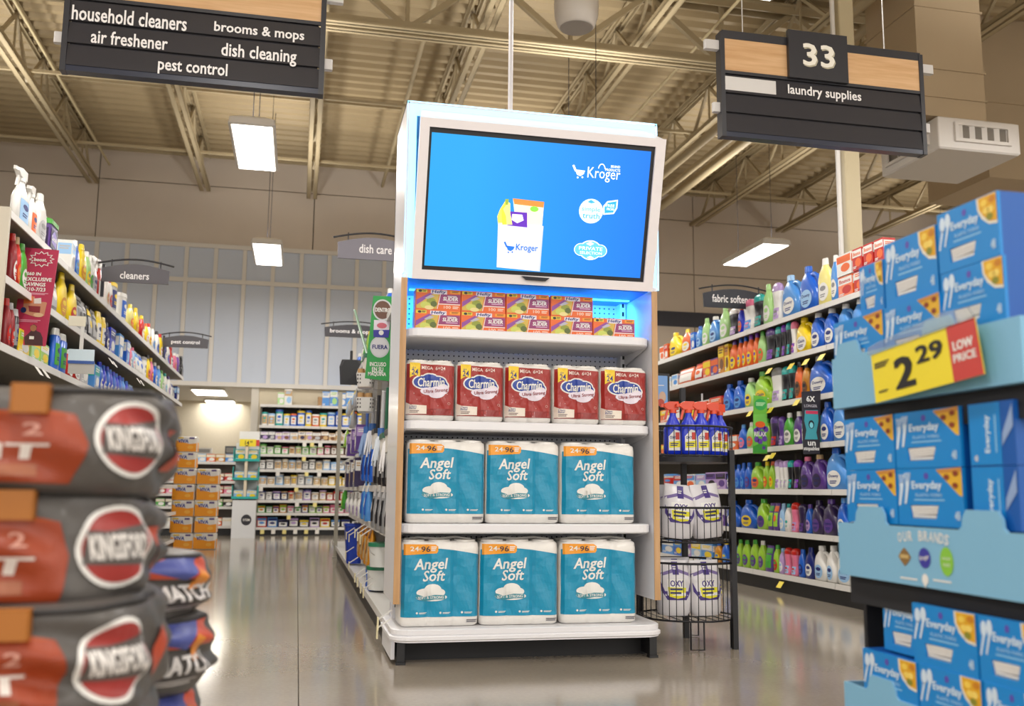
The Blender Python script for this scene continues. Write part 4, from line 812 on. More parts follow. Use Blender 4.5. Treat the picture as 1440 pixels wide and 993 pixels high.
def k_tub(b, c, l, t):
    q = MB(); q.loft([rrect(-.085*k,.085*k,-.06*k,.06*k,.02,z,4) for z, k in ((0,.92),(.01,.96),(.17,1.0))], film(b), smooth=False); d = MB(); d.loft([rrect(-.09,.09,-.064,.064,.022,z,4) for z in (.165,.19)]+[rrect(-.082,.082,-.057,.057,.02,.198,4)], film(c), smooth=False)
    for x in (-.045,.045): d.box(x-.03,x+.03,-.03,.03,.198,.206,m_w)
    P = Print(plane_fn((0,-.0612,0),(1,0,0),(0,0,1))); P.rect(-.07,.03,.07,.14,M(l,.4),1); P.poly([(-.06,.1),(0,.14),(.06,.1),(.05,.04),(-.05,.06)],M('#8a78c8',.4),2)
    if t: P.text(t, 0, .09, .11, .03, m_w, 3, .04, .15)
    R = Print(plane_fn((-.0865,0,0),(0,-1,0),(0,0,1))); R.rect(-.05,.03,.05,.14,M(l,.4),1)
    if t: R.text(t, 0, .1, .08, .026, m_w, 3, .04, .15); R.poly([(-.04,.03),(.03,.03),(.02,.08)],M('#b8b0d8',.4),2)
    P.mb.add(R.mb.v, [], m_w); o = len(P.mb.v)-len(R.mb.v)
    for f, mi in zip(R.mb.f, R.mb.m): P.mb.f.append([o+k for k in f]); P.mb.m.append(P.mb.mi(R.mb.mats[mi])); P.mb.sm.append(False)
    return [('tub_body', q.mesh('tub_body'), None), ('lid', d.mesh('lid'), None), ('printed_label', P.mb.mesh('printed_label'), None)], (.18,.128,.206)
KIND = {'jug': (k_jug,'detergent jug'), 'bottle': (k_bottle,'bottle'), 'beads': (k_beads,'contoured bottle'), 'spray': (k_spray,'spray bottle'), 'can': (k_can,'aerosol can'), 'canister': (k_canister,'canister'), 'carton': (k_carton,'carton'), 'pouch': (k_pouch,'pouch'), 'tub': (k_tub,'plastic tub')}
_proto = {}
def product(kind, b, c, l, t, loc, rz, w, h, label_, group, name=None, dscale=1, wobble=.02):
    k = (kind, b, c, l, t)
    if k not in _proto: _proto[k] = KIND[kind][0](b, c, l, t)
    parts, (w0, d0, h0) = _proto[k]
    return put(parts, name or KIND[kind][1].replace(' ', '_'), label_, KIND[kind][1].split()[-1], loc, rz+random.uniform(-wobble, wobble), group, ((w or w0)/w0, dscale, (h or h0)/h0))
ORD = ['first','second','third','fourth','fifth','sixth','seventh','eighth','ninth','tenth','eleventh','twelfth','thirteenth','fourteenth','fifteenth','sixteenth','seventeenth','eighteenth','nineteenth','twentieth','twenty-first','twenty-second','twenty-third','twenty-fourth','twenty-fifth','twenty-sixth','twenty-seventh','twenty-eighth','twenty-ninth','thirtieth']
ORD += ['thirty-'+s for s in ORD[:9]]+['fortieth']
SHORT = {'b':'blue','sb':'sky blue','lb':'light blue','n':'navy','rb':'royal blue','w':'white','y':'yellow','py':'pale yellow','o':'orange','r':'red','g':'green','lg':'light green','li':'lime green','t':'teal','p':'purple','l':'lilac','v':'violet','pk':'pink','k':'black','gr':'grey','s':'silver','br':'brown','tan':'tan','dp':'dark purple','dr':'dark red','cr':'cream','am':'amber','ch':'charcoal','m':'magenta'}
CAPW = {'jug':'cap','bottle':'cap','beads':'cap','spray':'trigger','can':'cap','canister':'lid','carton':'print','pouch':'print','tub':'lid'}
def describe(kind, b, c, n, where, ref): 
    return '%s %s, %s %s, %s from %s, %s' % (SHORT[b], KIND[kind][1], SHORT[c], CAPW[kind], ORD[n], ref, where)
def parse(row):
    for e in row.split(';'):
        f = e.split(); x0, x1 = map(float, f[0].split('-')); b, c, l = f[2].split('/'); t = h = None
        for x in f[3:]:
            if x[0] == 'h': h = float(x[1:])/100
            else: t = x[1:].replace('_', ' ')
        yield x0, x1, f[1], b, c, l, t, h

# ------------------------------------------------------------------ shelving runs
XR_, XL_, XM_ = 3.6, -1.4, .43
m_rail = M('#d8d6d2', .4); m_under = M('#8f897e', .5); m_kick = M('#141416', .5); m_gback = M('#6e6a66', .6)
def gondola(name, label_, X, sgn, y0, y1, zs, depth, htop, rails=True, shelfcol=None):
    """shelving run; its front is at x = X, sgn = +1 when the shelves lie on the +x side of the front"""
    t = thing(name, label_, 'shelving', (X, y0, 0)); L = y1-y0; n = max(1, round(L/1.22)); st = L/n; sx = lambda a: sgn*a
    def bx(a, b, c, d, e, f, m): return MB().box(min(sx(a),sx(b)), max(sx(a),sx(b)), c, d, e, f, m)
    bx(depth, depth+.03, 0, L, .02, htop, m_gback).build('back_panel', t); bx(.01, depth, .01, L-.01, 0, zs[-1]-.004, m_kick).build('kick_plate', t)
    for k in range(n):
        for z in zs:
            s = bx(.005, depth, k*st+.004, (k+1)*st-.004, z+.008, z+.036, shelfcol or m_under).build('shelf', t)
            q = MB(); a0, a1 = k*st+.003, (k+1)*st-.003
            v = [(sx(0),z),(sx(.006),z-.001),(sx(.012),z+.036),(sx(.004),z+.040)]
            q.loft([[(x, y, zz) for x, zz in v] for y in (a0, a1)], m_rail, smooth=False); r = q.build('price_rail', s)
    for k in range(n+1): bx(depth-.05, depth, k*st-.015, k*st+.015, .0, htop+.02, m_under).build('upright', t)
    return t
def tags(t, X, pts, col='#e8d23a'):
    for px, py in pts:
        p = atX(px, py, X); q = MB(); s = -1 if X > 0 else 1
        q.add([(s*.002,-.035,.0),(s*.002,.035,.0),(s*.034,.035,-.045),(s*.034,-.035,-.045),(s*.004,-.035,.0),(s*.004,.035,.0),(s*.036,.035,-.045),(s*.036,-.035,-.045)], [(0,1,2,3),(4,7,6,5),(0,4,5,1),(2,6,7,3),(1,5,6,2),(0,3,7,4)], M(col,.45)); o = q.build('price_tag', t, p-t.location)
LZ = [2.03, 1.71, 1.385, 1.06, .735, .42, .10]
def fill_row(row, X, sgn, z, where, ref, group, cap=None, inset=.02, dsc=1):
    rz = -PI/2 if sgn > 0 else PI/2
    room = min([q for q in (RZ if sgn > 0 else LZ) if q > z]+[9])+.004-z
    for n, (x0, x1, kind, b, c, l, t, h) in enumerate(parse(row)):
        h = min(h or .2, room)
        dep = KIND[kind] and (.05 if kind in ('jug','carton','canister') else .064 if kind == 'tub' else .034); Xf = X+sgn*inset
        ya, yb = sorted((atX(x0, 600, Xf).y, atX(x1, 600, Xf).y)); w = yb-ya-.004
        if cap: yc = ya+min(cap, w)/2 if sgn < 0 else yb-min(cap, w)/2; w = min(w, cap)
        else: yc = (ya+yb)/2
        product(kind, SHORT[b], SHORT[c], SHORT[l], t, (Xf+sgn*dep*dsc, yc, z), rz, w, h, describe(kind, b, c, n, where, ref), group, None, dsc)

# laundry run on the right
XR_ = 3.6; RZ = [2.045, 1.745, 1.405, 1.065, .735, .42, .10]
GR = gondola('laundry_shelving', 'long white laundry shelving run along the right aisle', XR_, 1, 4.85, 12.2, RZ, .46, 2.10)
R1 = '928-934 carton w/o/o h15;934-940 carton o/w/r h16;941-957 jug y/y/y h25;958-972 bottle o/y/w h23;972-978 carton b/w/sb h17;979-987 bottle sb/b/lb h21;987-998 bottle lg/lg/w h26;998-1012 jug sb/w/lb h25;1012-1026 bottle lg/lg/w h30;1026-1038 beads k/w/l h25;1039-1046 bottle rb/o/o h24;1046-1061 beads w/pk/sb h27;1061-1075 beads k/t/t h28;1075-1087 bottle lg/lg/w h33;1088-1101 beads w/l/l h31;1102-1128 jug sb/lb/w h33 =Downy;1128-1153 jug b/b/lb h34 =Downy;1154-1173 bottle py/w/w h34;1173-1184 bottle sb/w/w h33;1185-1206 carton o/r/w h15 =Bounce;1208-1222 carton r/o/w h15'
R2 = '928-944 carton w/sb/lb h11;945-953 carton w/sb/lb h12;953-975 pouch o/w/w h15;976-989 pouch r/o/w h16;989-1000 carton o/y/y h16;1000-1011 carton p/o/o h16;1011-1019 carton am/br/y h25;1020-1026 carton y/br/am h25;1026-1036 bottle o/p/y h27;1037-1043 bottle o/b/y h28;1044-1050 bottle o/b/y h28;1050-1059 bottle o/v/y h28;1060-1066 bottle o/v/y h28;1066-1076 bottle lg/g/o h27;1077-1090 beads k/p/v h27;1091-1099 beads k/t/t h26;1100-1106 beads k/v/v h26;1107-1113 beads k/t/t h27;1114-1120 beads w/pk/v h26;1121-1142 jug y/y/w h29 =Gain;1142-1160 jug b/w/w h30;1161-1180 jug b/w/w h31;1181-1200 jug sb/w/w h30;1201-1222 jug sb/w/w h30'
R3 = '928-944 carton o/w/y h13;944-961 carton o/w/w h14;961-980 carton o/y/w h14;980-997 carton w/r/o h14;997-1015 carton r/w/o h15;1016-1030 jug b/b/sb h24;1030-1046 jug b/b/sb h25;1046-1060 jug lg/w/y h25;1060-1082 jug li/g/y h28 =Gain;1083-1098 beads w/gr/l h28;1098-1108 beads k/t/t h27;1108-1117 beads k/t/t h27;1117-1127 bottle o/k/br h28;1127-1137 bottle am/k/br h26;1137-1170 jug b/gr/w h29 =Downy;1170-1190 jug sb/gr/w h29;1190-1212 jug sb/gr/w h29'
R4 = '928-950 carton o/w/y h12;950-975 carton w/o/o h12;975-1000 carton r/w/w h12;1001-1036 carton o/w/w h13;1036-1046 bottle b/sb/pk h21;1047-1058 bottle lg/w/o h22;1058-1070 bottle g/g/o h22;1070-1079 bottle li/g/v h23;1080-1091 beads dp/p/r h24;1092-1099 beads p/p/l h23;1099-1112 bottle g/w/w h25;1113-1125 bottle p/w/w h25;1125-1132 bottle t/w/w h25;1133-1150 beads t/k/k h26;1151-1168 jug b/b/w h29;1168-1194 jug sb/sb/w h30 =Downy;1195-1214 jug sb/sb/w h29'
R5 = '928-945 canister w/sb/r h15;945-960 carton sb/w/r h14;960-975 carton w/o/sb h14;976-990 carton lb/w/l h14;990-1004 carton l/k/p h15;1004-1018 carton l/p/k h15;1019-1028 jug b/b/w h21;1029-1037 bottle b/b/sb h21;1037-1043 bottle b/b/sb h22;1043-1052 bottle b/b/p h22;1052-1068 jug li/g/o h22;1069-1076 bottle li/y/o h22;1077-1084 bottle li/o/y h22;1085-1092 beads w/l/l h23;1092-1097 beads w/l/s h22;1097-1103 beads w/l/s h22;1103-1110 beads k/t/t h22;1111-1120 beads k/v/v h22;1121-1137 jug p/pk/dp h24 =Downy;1137-1155 jug p/tan/dp h25 =Downy;1156-1186 jug sb/b/w h29 =Downy;1187-1212 jug sb/b/w h29'
R6 = '928-944 bottle sb/w/r h16;944-957 bottle w/sb/sb h15;957-970 carton w/p/sb h15;970-984 carton l/p/k h16;984-1000 carton pk/p/k h16;1000-1016 carton p/l/w h16;1017-1034 jug b/b/w h22;1036-1058 jug b/b/y h23;1059-1074 jug li/g/p h24;1075-1082 pouch p/g/li h21;1082-1089 pouch p/o/li h21;1090-1097 bottle lb/lb/w h21;1097-1105 bottle w/t/w h21;1106-1115 beads pk/r/l h22;1116-1125 beads dp/dp/p h21;1126-1134 bottle b/p/l h21;1135-1150 jug dp/dp/p h24 =Downy;1150-1170 jug dp/p/p h25 =Downy;1170-1185 jug b/sb/w h26;1186-1212 jug sb/sb/w h26'
R7 = '928-944 carton sb/w/w h14;944-956 carton b/y/sb h14;956-968 carton l/w/p h15;968-982 carton lb/w/y h15;982-998 carton sb/y/w h15;999-1008 bottle am/b/y h17;1009-1018 bottle b/y/sb h19;1019-1029 bottle b/y/sb h20;1030-1036 bottle li/g/p h22;1037-1047 bottle li/g/p h22;1048-1058 bottle li/g/p h23;1059-1068 bottle li/w/p h23;1069-1079 pouch p/g/g h20;1080-1087 bottle li/g/r h21;1088-1094 bottle l/lb/w h19;1095-1103 beads pk/r/lb h20;1104-1113 beads pk/r/lb h20;1114-1122 bottle b/b/n h20;1123-1135 bottle n/n/w h22;1136-1153 jug w/w/lb h24;1153-1166 jug w/w/lb h25;1167-1192 jug w/w/lb h25 =Downy;1193-1216 jug w/gr/lb h22'
LV = ('top laundry shelf','second laundry shelf','third laundry shelf','fourth laundry shelf','fifth laundry shelf','sixth laundry shelf','lowest laundry shelf')
for z, row, lv_ in zip(RZ, (R1,R2,R3,R4,R5,R6,R7), LV): fill_row(row, XR_, 1, z+.037, lv_, 'display', 'goods on the '+lv_)
for n, (a, b, zz, cc) in enumerate(((1185,1206,2.235,('white','orange','orange')),(1208,1222,2.235,('red','orange','white')),(1224,1238,2.082,('red','orange','white')),(1240,1254,2.082,('red','orange','white')),(1224,1238,2.235,('red','orange','white')),(1240,1254,2.235,('red','orange','white')))):
    ya, yb = atX(b, 600, XR_+.02).y, atX(a, 600, XR_+.02).y
    product('carton', *cc, 'Bounce', (XR_+.065, (ya+yb)/2, zz), -PI/2, yb-ya-.004, .15, ('white and orange carton, stacked highest beside pale yellow bottle','red carton, upper, second pile past the pale yellow bottle','red carton, lower, third pile past the pale yellow bottle','red carton, lower, nearest pile on top laundry shelf','red carton, upper, third pile past the pale yellow bottle','red carton, upper, nearest pile on top laundry shelf')[n], 'stacked cartons on the top laundry shelf')
tags(GR, XR_, [(1084,518),(1115,511),(1136,505),(1158,498),(1057,578),(1086,573),(1123,562),(1081,640),(1089,637),(1100,818)])
def shelf_sign(name, label_, y, c, th, col, prints):           # c: px corners TL, TR, BR, BL on the plane y
    P4 = [atY(px, py, y) for px, py in c]; o = (P4[2]+P4[3])/2; t = thing(name, label_, 'sign', o)
    q = MB(); q.loft([[(p.x-o.x, d, p.z-o.z) for p in P4] for d in (0, th)], M(col,.4), smooth=False); q.build('sign_card', t)
    cv = lambda px, py: (lambda p: (p.x-o.x, p.z-o.z))(atY(px, py, y-.001)); P = Print(plane_fn((0,-.0005,0),(1,0,0),(0,0,1))); prints(P, cv); P.build('printed_face', t); arm_x = (XR_ if o.x > 1 else XM_ if o.x > 0 else XL_)-o.x; MB().tube([((P4[2].x+P4[3].x)/2-o.x, th+.004, (P4[0].z-o.z)*.96), (arm_x, th+.03, (P4[0].z-o.z)*.96), (arm_x+(.02 if o.x > 0 else -.02), th+.03, (P4[0].z-o.z)*.96)], .004, m_rail, 5).build('clip_arm', t)
    return t
def relax(P, cv):
    f = lambda *p: [cv(*q) for q in p]
    pell(P, 1069.5, 569, 8.5, 8, M('#35a855',.4), 1, cv); P.lines(*cv(1063,566), cv(1076,566)[0]-cv(1063,566)[0], .03, 3, M('#c8f0c0',.4), 2)
    P.poly(f((1060,583),(1078,582),(1078,603),(1060,606)), M('#7ecb5a',.4), 1); pell(P, 1069, 597, 7, 4.5, M('#e86a2c',.4), 3, cv)
    for a, b in ((1063,606),(1067,602),(1073,600),(1077,604),(1064,618),(1069,621),(1075,617),(1071,610)): pell(P, a, b, 3.4, 4.2, M('#6a45a8',.4), 2, cv)
    P.poly(f((1059,628),(1068,624),(1078.5,626),(1078.5,637),(1059,637)), M('#3f9a3a',.4), 3); pell(P, 1074, 630, 2.5, 2.5, M('#5a3a90',.4), 4, cv)
    ptext(P, 'RELAX', 1060.5, 611, 1077.5, 610, 6.5, m_w, 5, .05, 0, cv)
shelf_sign('shelf_sign', 'tall green shelf sign reading relax with lavender pictures', 6.95, ((1060,556),(1079,558),(1079,638),(1059,638)), .006, '#6fbf45', relax)
def unst(P, cv):
    ptext(P, '6X', 1134, 561, 1146, 561, 8, m_w, 2, .03, 0, cv); ptext(P, 'LONGER', 1131, 571, 1149, 571, 4, M('#c8c4cc',.4), 2, 0, 0, cv)
    P.poly([cv(*p) for p in ((1132,577),(1150,577),(1151,592),(1148,608),(1150,618),(1132,618),(1134,605),(1131,592))], M('#3f9aa6',.4), 1); P.rect(*cv(1133,582), *cv(1150,578), M('#c83a5a',.4), 2); pell(P, 1141, 597, 4, 6, M('#1d1b24',.4), 2, cv); pell(P, 1141, 598, 2.5, 4, M('#7fd0d8',.4), 3, cv)
    ptext(P, 'un', 1136, 624, 1147, 624, 6, m_w, 2, .04, 0, cv); ptext(P, 'stopables', 1130, 632, 1152, 631, 7, m_w, 2, .03, .2, cv)
shelf_sign('shelf_sign', 'tall black shelf sign reading six times longer beside a teal bottle picture', 6.15, ((1127.5,551),(1154,549),(1153,638),(1130,639)), .006, '#29262e', unst)
t = thing('coupon_strip', 'clear coupon holder with a blue tag hanging below orange cartons', 'shelf tag', atX(988, 572, XR_-.02))
MB().box(-.012,0,-.03,.03,-.05,.0, M('#4f93dc',.35)).build('tag', t); MB().box(-.008,0,-.05,.05,-.12,-.05, M('#cfd8e4',.3)).build('holder', t); MB().box(-.006,0,-.012,.012,0,.12, M('#d8dade',.3)).build('strip', t)

# goods in the basket rack
for n, px in enumerate((937, 957, 978, 1003, 1025)):
    a = (-128, -104, -84, -58, -28)[n]; p = (RK[0]+.185*math.cos(math.radians(a)), RK[1]+.185*math.sin(math.radians(a)), .932)
    product('spray', 'royal blue', 'orange red', 'white', None, p, math.radians(-8+5*n), .092, .262, 'royal blue spray bottle with orange trigger, %s in the rack top basket' % ('leftmost','second from left','third from left','fourth from left','rightmost')[n], 'blue spray bottles in the basket rack', None, 1.1)
def oxy():
    w, h = .21, .27; r = ((0,.085,.05,3,0),(.02,.1,.065,2.6,0),(.1,.105,.07,2.4,0),(.19,.104,.05,2.3,0),(.245,.1,.012,2.6,0),(.27,.1,.004,3,0))
    m = M('#dcdade', .35, coat=.3, bump=.3, scale=18); q = body(r, m, 24); P = Print(front(r), .02, .03); pu = M('#4b3a86',.4)
    P.poly([(-.1,.19),(0,.215),(.1,.19),(.1,.205),(0,.232),(-.1,.205)], M('#7a6aa0',.4), 1); P.rect(-.022,.2,.018,.262,pu,2); P.lines(-.017,.25,.028,.03,3,m_w,3)
    P.poly([(-.092,.12),(-.06,.078),(.06,.078),(.094,.12),(.094,.165),(.074,.12),(-.074,.12),(-.094,.165)], pu, 1)
    P.rect(-.06,.1,.055,.178,m_w,2); P.text('OXY', 0, .158, .085, .03, pu, 3, .04); P.poly([(-.058,.14),(.06,.138),(.05,.092),(0,.085),(-.05,.095)], M('#e6e02a',.4), 3); P.lines(-.045,.135,.08,.035,2,M('#2c2c60',.4),4)
    return [('pouch_body', q.mesh('pouch_body'), None), ('printed_label', P.mb.mesh('printed_label'), None)]
OX = oxy()
OXP = [(.52,-.085,-.09,-.1,.10),(.525,.085,-.095,.14,-.09),(.52,.15,.06,1.0,.03),(.15,-.10,-.085,-.05,.02),(.15,.06,-.1,.06,-.03),(.15,.155,.06,1.0,.03),(.52,-.02,.1,.1,0),(.15,-.02,.1,-.1,0)]
for n, (z, dx, dy, rz, tl) in enumerate(OXP):
    t = put(OX, 'stain_remover_pouch', 'white oxy stain remover pouch, %s' % ('middle basket, left front','middle basket, front centre, tilted','middle basket, right side turned away','bottom basket, left front','bottom basket, front centre','bottom basket, right side turned away','middle basket, at the back','bottom basket, at the back')[n], 'pouch', (RK[0]+dx, RK[1]+dy, z), rz, 'white pouches in the basket rack', (.8, .85, .98)); t.rotation_euler.y = tl

# cleaners run on the left
XL_ = -1.4; LZ = [2.03, 1.71, 1.385, 1.06, .735, .42, .10]
GL = gondola('cleaners_shelving', 'long beige cleaners shelving run along the left aisle', XL_, -1, 4.93, 12.25, LZ, .46, 2.10)
MB().box(-.9, .0, -.03, -.002, 0, 2.075, M('#cbc3b2',.5)).build('end_panel', GL)
L1 = '4-23 spray w/w/lb h30;23-32 spray w/w/o h27;33-50 bottle w/w/s h28;50-84 tub p/g/dp h20 =Cascade;84-90 carton w/s/lb h20;90-98 bottle b/w/sb h24;99-110 bottle y/y/am h26;108-115 bottle lg/w/y h25;113-119 bottle w/w/g h24;118-125 spray w/w/s h27;126-138 spray r/w/w h29;139-143 bottle w/r/tan h24;143-148 bottle w/r/r h24;149-163 canister s/y/n h24;164-175 canister w/w/b h24;175-183 bottle py/y/o h22;183-191 bottle y/y/am h24;192-199 bottle r/y/w h23;199-203 bottle y/o/w h20;203-208 bottle w/r/y h23;209-214 bottle w/w/sb h22;215-219 bottle w/k/b h24;220-226 bottle y/r/w h25;227-230 bottle n/w/w h24;231-235 bottle w/r/b h24;236-241 spray r/r/w h26;242-245 bottle pk/w/o h22;246-251 bottle v/w/n h24;252-256 spray k/k/gr h27'
L2 = '2-8 bottle dr/r/w h26;8-14 bottle r/tan/o h26;15-24 bottle g/g/w h25;25-31 bottle v/v/w h25;32-40 bottle p/p/w h24;41-56 carton gr/w/s h22;57-72 pouch gr/w/s h22;73-89 bottle y/y/am h29;89-99 bottle y/y/r h27;99-108 pouch s/k/gr h23;108-114 pouch s/gr/k h22;115-121 pouch k/y/s h22;122-129 pouch gr/k/s h22;129-136 can y/y/w h24;137-142 can y/y/w h23;143-148 bottle n/k/w h22;148-161 carton rb/w/n h20;161-172 carton sb/w/w h21;172-177 carton b/lb/w h21;178-182 bottle pk/w/w h20;182-186 bottle lb/pk/w h20;186-192 pouch w/sb/w h19;192-199 pouch w/b/w h19;199-204 canister w/gr/w h20;204-209 bottle y/k/o h25;209-213 bottle pk/y/r h25;215-220 bottle b/w/w h24;220-224 bottle sb/w/w h24;225-229 bottle lg/g/w h22;230-234 bottle w/t/lb h22;235-239 bottle w/p/l h22;240-246 pouch w/n/s h18;247-254 carton n/w/lb h18'
L3 = '1-7 bottle dr/r/r h25;7-13 bottle dr/s/r h24;13-18 can k/s/gr h22;19-36 carton y/w/li h13;37-50 carton lg/y/y h13;50-70 carton li/y/w h12;72-80 can b/w/g h26;81-90 can b/w/g h25;91-100 bottle r/w/w h18;101-110 bottle r/w/w h18;111-128 carton s/w/gr h20;129-137 carton sb/w/t h18;138-143 bottle b/rb/w h23;143-148 bottle rb/b/w h22;149-153 bottle b/rb/w h23;153-157 bottle rb/b/w h22;158-162 bottle b/rb/w h22;162-166 bottle rb/b/w h22;167-171 bottle b/rb/w h22;171-175 bottle sb/b/w h22;176-182 bottle rb/b/w h21;183-197 pouch lb/b/w h20;198-208 pouch w/n/s h20;213-219 carton g/y/b h17;219-224 carton y/b/g h16;228-233 bottle p/w/v h20;233-238 bottle v/w/p h20;239-246 bottle w/p/w h20;247-254 pouch gr/k/w h19'
L4 = '186-198 pouch w/gr/s h18;199-210 pouch s/k/w h18;211-219 pouch w/s/k h18;220-226 bottle g/w/w h20;227-233 bottle w/g/w h20;234-240 bottle w/k/gr h20;241-247 pouch gr/k/w h18;248-254 pouch k/gr/w h18'
CV = ('top cleaners shelf','second cleaners shelf','third cleaners shelf','fourth cleaners shelf')
for z, row, lv_ in zip(LZ, (L1,L2,L3,L4), CV): fill_row(row, XL_, -1, z+.037, lv_, 'near post', 'goods on the '+lv_, .19)
tags(GL, XL_, [(60,520),(50,516),(153,504),(158,508),(192,532),(197,535),(228,556)], '#e6e2da')
def boost(P, cv):
    f = lambda *p: [cv(*q) for q in p]; cxp, cyp = 58.5, 364.5; pts = []
    for k in range(24):
        a = 2*PI*k/24; r = 1 if k % 2 == 0 else .72; pts.append((cxp+18.5*r*math.cos(a), cyp+11.5*r*math.sin(a)+(cxp-58)*.1))
    P.poly(f(*pts), m_w, 1); P.poly(f(*[(cxp+(x-cxp)*.88, cyp+(y-cyp)*.86) for x, y in pts]), M('#b52c50',.4), 2); ptext(P, 'boost.', 48, 364.5, 66, 366, 5, m_w, 3, .05, .1, cv)
    for s, a, b, y in (('$60 IN',37,58,385),('EXCLUSIVE',35.5,73,392.5),('SAVINGS',34.5,64,399.5),('7/10-7/23',33.5,64,406.5)): ptext(P, s, a, y, b, y+.8, 5.4, m_w, 2, .05, .08, cv)
    P.lines(*cv(32,411), cv(68,411)[0]-cv(32,411)[0], .012, 2, M('#e0a8b8',.4), 2)
    P.poly(f((34,418),(49,417),(49,424),(64,425),(66,426),(62,444),(50,446),(32,440)), M('#c98a6a',.4), 1); P.poly(f((34,417),(46,416),(46,426),(33,427)), M('#e07030',.4), 2); P.poly(f((48,420),(58,419),(58,427),(48,427)), M('#d8d0c8',.4), 2); pell(P, 33, 436, 4, 4, M('#23306a',.4), 3, cv); P.poly(f((40,430),(57,431),(56,440),(41,438)), M('#8a2a30',.4), 3); pell(P, 54, 443, 7, 3, M('#e0b890',.4), 3, cv)
    P.lines(*cv(27,449), cv(57,449)[0]-cv(27,449)[0], .016, 2, M('#d890a4',.4), 2)
    P.poly(f((35,485),(34,474),(40,469),(44,465),(43,458),(48,456),(52,459),(51,465),(57,468),(60,475),(60,486)), M('#4a2a30',.4), 2); pell(P, 47, 461.5, 4.5, 4.5, M('#a8704e',.4), 3, cv); P.rect(*cv(41,477), *cv(48,473), m_w, 3)
    P.lines(*cv(20,473), cv(30,473)[0]-cv(20,473)[0], .012, 2, M('#d890a4',.4), 2)
sg = shelf_sign('shelf_sign', 'tall pink shelf sign advertising exclusive savings on the left shelves', 5.4, ((36,348),(83,352),(64,487),(15,484)), .006, '#b52c50', boost)
t = thing('shelf_tag_holder', 'small pale blue printed card in a grey holder on the left shelves', 'shelf tag', atY(114, 525, 6.12)); y_ = 6.12; o = t.location
def bpx(a, b, c, d, m, n, dy=0): p, q = atY(a, d, y_), atY(c, b, y_); MB().box(p.x-o.x, q.x-o.x, dy, dy+.008, p.z-o.z, q.z-o.z, m).build(n, t)
bpx(95,492,133,510, M('#cfe0ea',.4), 'card'); bpx(95,510,133,525, M('#b4b2ae',.3), 'holder', .001); bpx(95,508,133,511, M('#3a5aa0',.4), 'blue_stripe', -.002); bpx(111,455,119,494, M('#d8d6d2',.4), 'stem', .002); bpx(96,445,121,458, M('#e0dac6',.4), 'top_card', .0)

# ================================================================== BROOM AND SPONGE RUN behind the display (faces the left aisle)
XM = .43
GM = thing('broom_shelving', 'grey peg and shelf run of brooms and sponges behind the display', 'shelving', (XM, 4.80, 0)); LM = 7.0
MB().box(.34,.37,0,LM,.02,1.95,m_gback).build('back_panel', GM); MB().box(.02,.34,.01,LM,0,.095,m_kick).build('kick_plate', GM)
for z, dp, yl in ((.10,.34,LM),(.50,.30,4.2),(.735,.30,LM),(1.02,.26,LM),(1.72,.30,4.0)):
    n = round(yl/1.22)
    for k in range(n):
        a, b = yl*k/n+.003, yl*(k+1)/n-.003; s = MB().box(.34-dp+.008,.34,a,b,z,z+.025,m_rail).build('shelf', GM); MB().box(.34-dp,.34-dp+.008,a,b,z-.004,z+.036,m_rail).build('price_rail', s)
for k in range(7): MB().box(.30,.34,k*LM/6-.015,k*LM/6+.015,0,1.98,m_under).build('upright', GM)
MB().box(-.02,.02,5.95,5.99,0,1.80,M('#a9a496',.4)).build('post', GM); MB().box(-.03,.05,5.9,6.05,0,.02,M('#a9a496',.4)).build('post_foot', GM)
hk = MB()
def hang(px, py, kind, b, c, l, h, w, label_, X=XM+.01, txt=None):
    p = atX(px, py, X)
    if kind != 'pouch': p.z = min((.127,.527,.762,1.047,1.747), key=lambda z: abs(z-p.z))
    product(kind, SHORT[b], SHORT[c], SHORT[l], txt, (p.x+.04, p.y, p.z), -PI/2, w, h, label_, 'goods on the broom run')
    if kind == 'pouch': hk.tube([(p.x-XM+.04, p.y-4.80, p.z+h*.96), (.345, p.y-4.80, p.z+h*1.0)], .003, m_rail, 4)
rowsM = [
 ('silver sponge packet, yellow pad, %s hanging above the purple boxes', [(486,585),(490,602),(494,574)], 'pouch','s','y','lb',.17,.2),
 ('purple and white carton, %s on the fourth broom shelf', [(488,634),(494,634),(500,634)], 'carton','p','w','l',.2,.2),
 ('lime green and white pouch, %s beside the purple cartons', [(482,628)], 'pouch','li','w','w',.18,.16),
 ('tan and purple carton, %s on the middle broom shelf', [(486,677),(492,677),(498,677)], 'carton','dp','tan','w',.23,.2),
 ('navy and light blue mop refill pouch, %s hanging in the middle row', [(506,676),(511,677),(516,678)], 'pouch','b','lb','n',.3,.14),
 ('black and silver brush packet, %s hanging nearest the display', [(523,680),(529,682),(535,684),(541,684)], 'pouch','k','s','gr',.3,.12),
 ('white spray bottle, %s on the row above the blue bin', [(484,721),(489,722),(494,722),(499,722)], 'spray','w','w','l',.19,.1),
 ('green scrub packet, %s in the lower hanging row', [(479,716)], 'pouch','g','w','li',.24,.12),
 ('blue glove packet, %s in the lower hanging row', [(505,730),(510,733)], 'pouch','sb','w','b',.28,.14),
 ('grey and clear brush packet, %s lower row nearest the display', [(520,742),(526,746),(532,750),(539,752)], 'pouch','gr','s','k',.27,.12),
 ('straw and amber broom head, %s on the bottom deck', [(501,783),(505,787),(509,793),(513,798)], 'pouch','am','br','tan',.26,.14),
 ('blue cleaner bottle, %s beside the white bucket', [(512,800),(515,805)], 'bottle','b','sb','w',.2,.09),
]
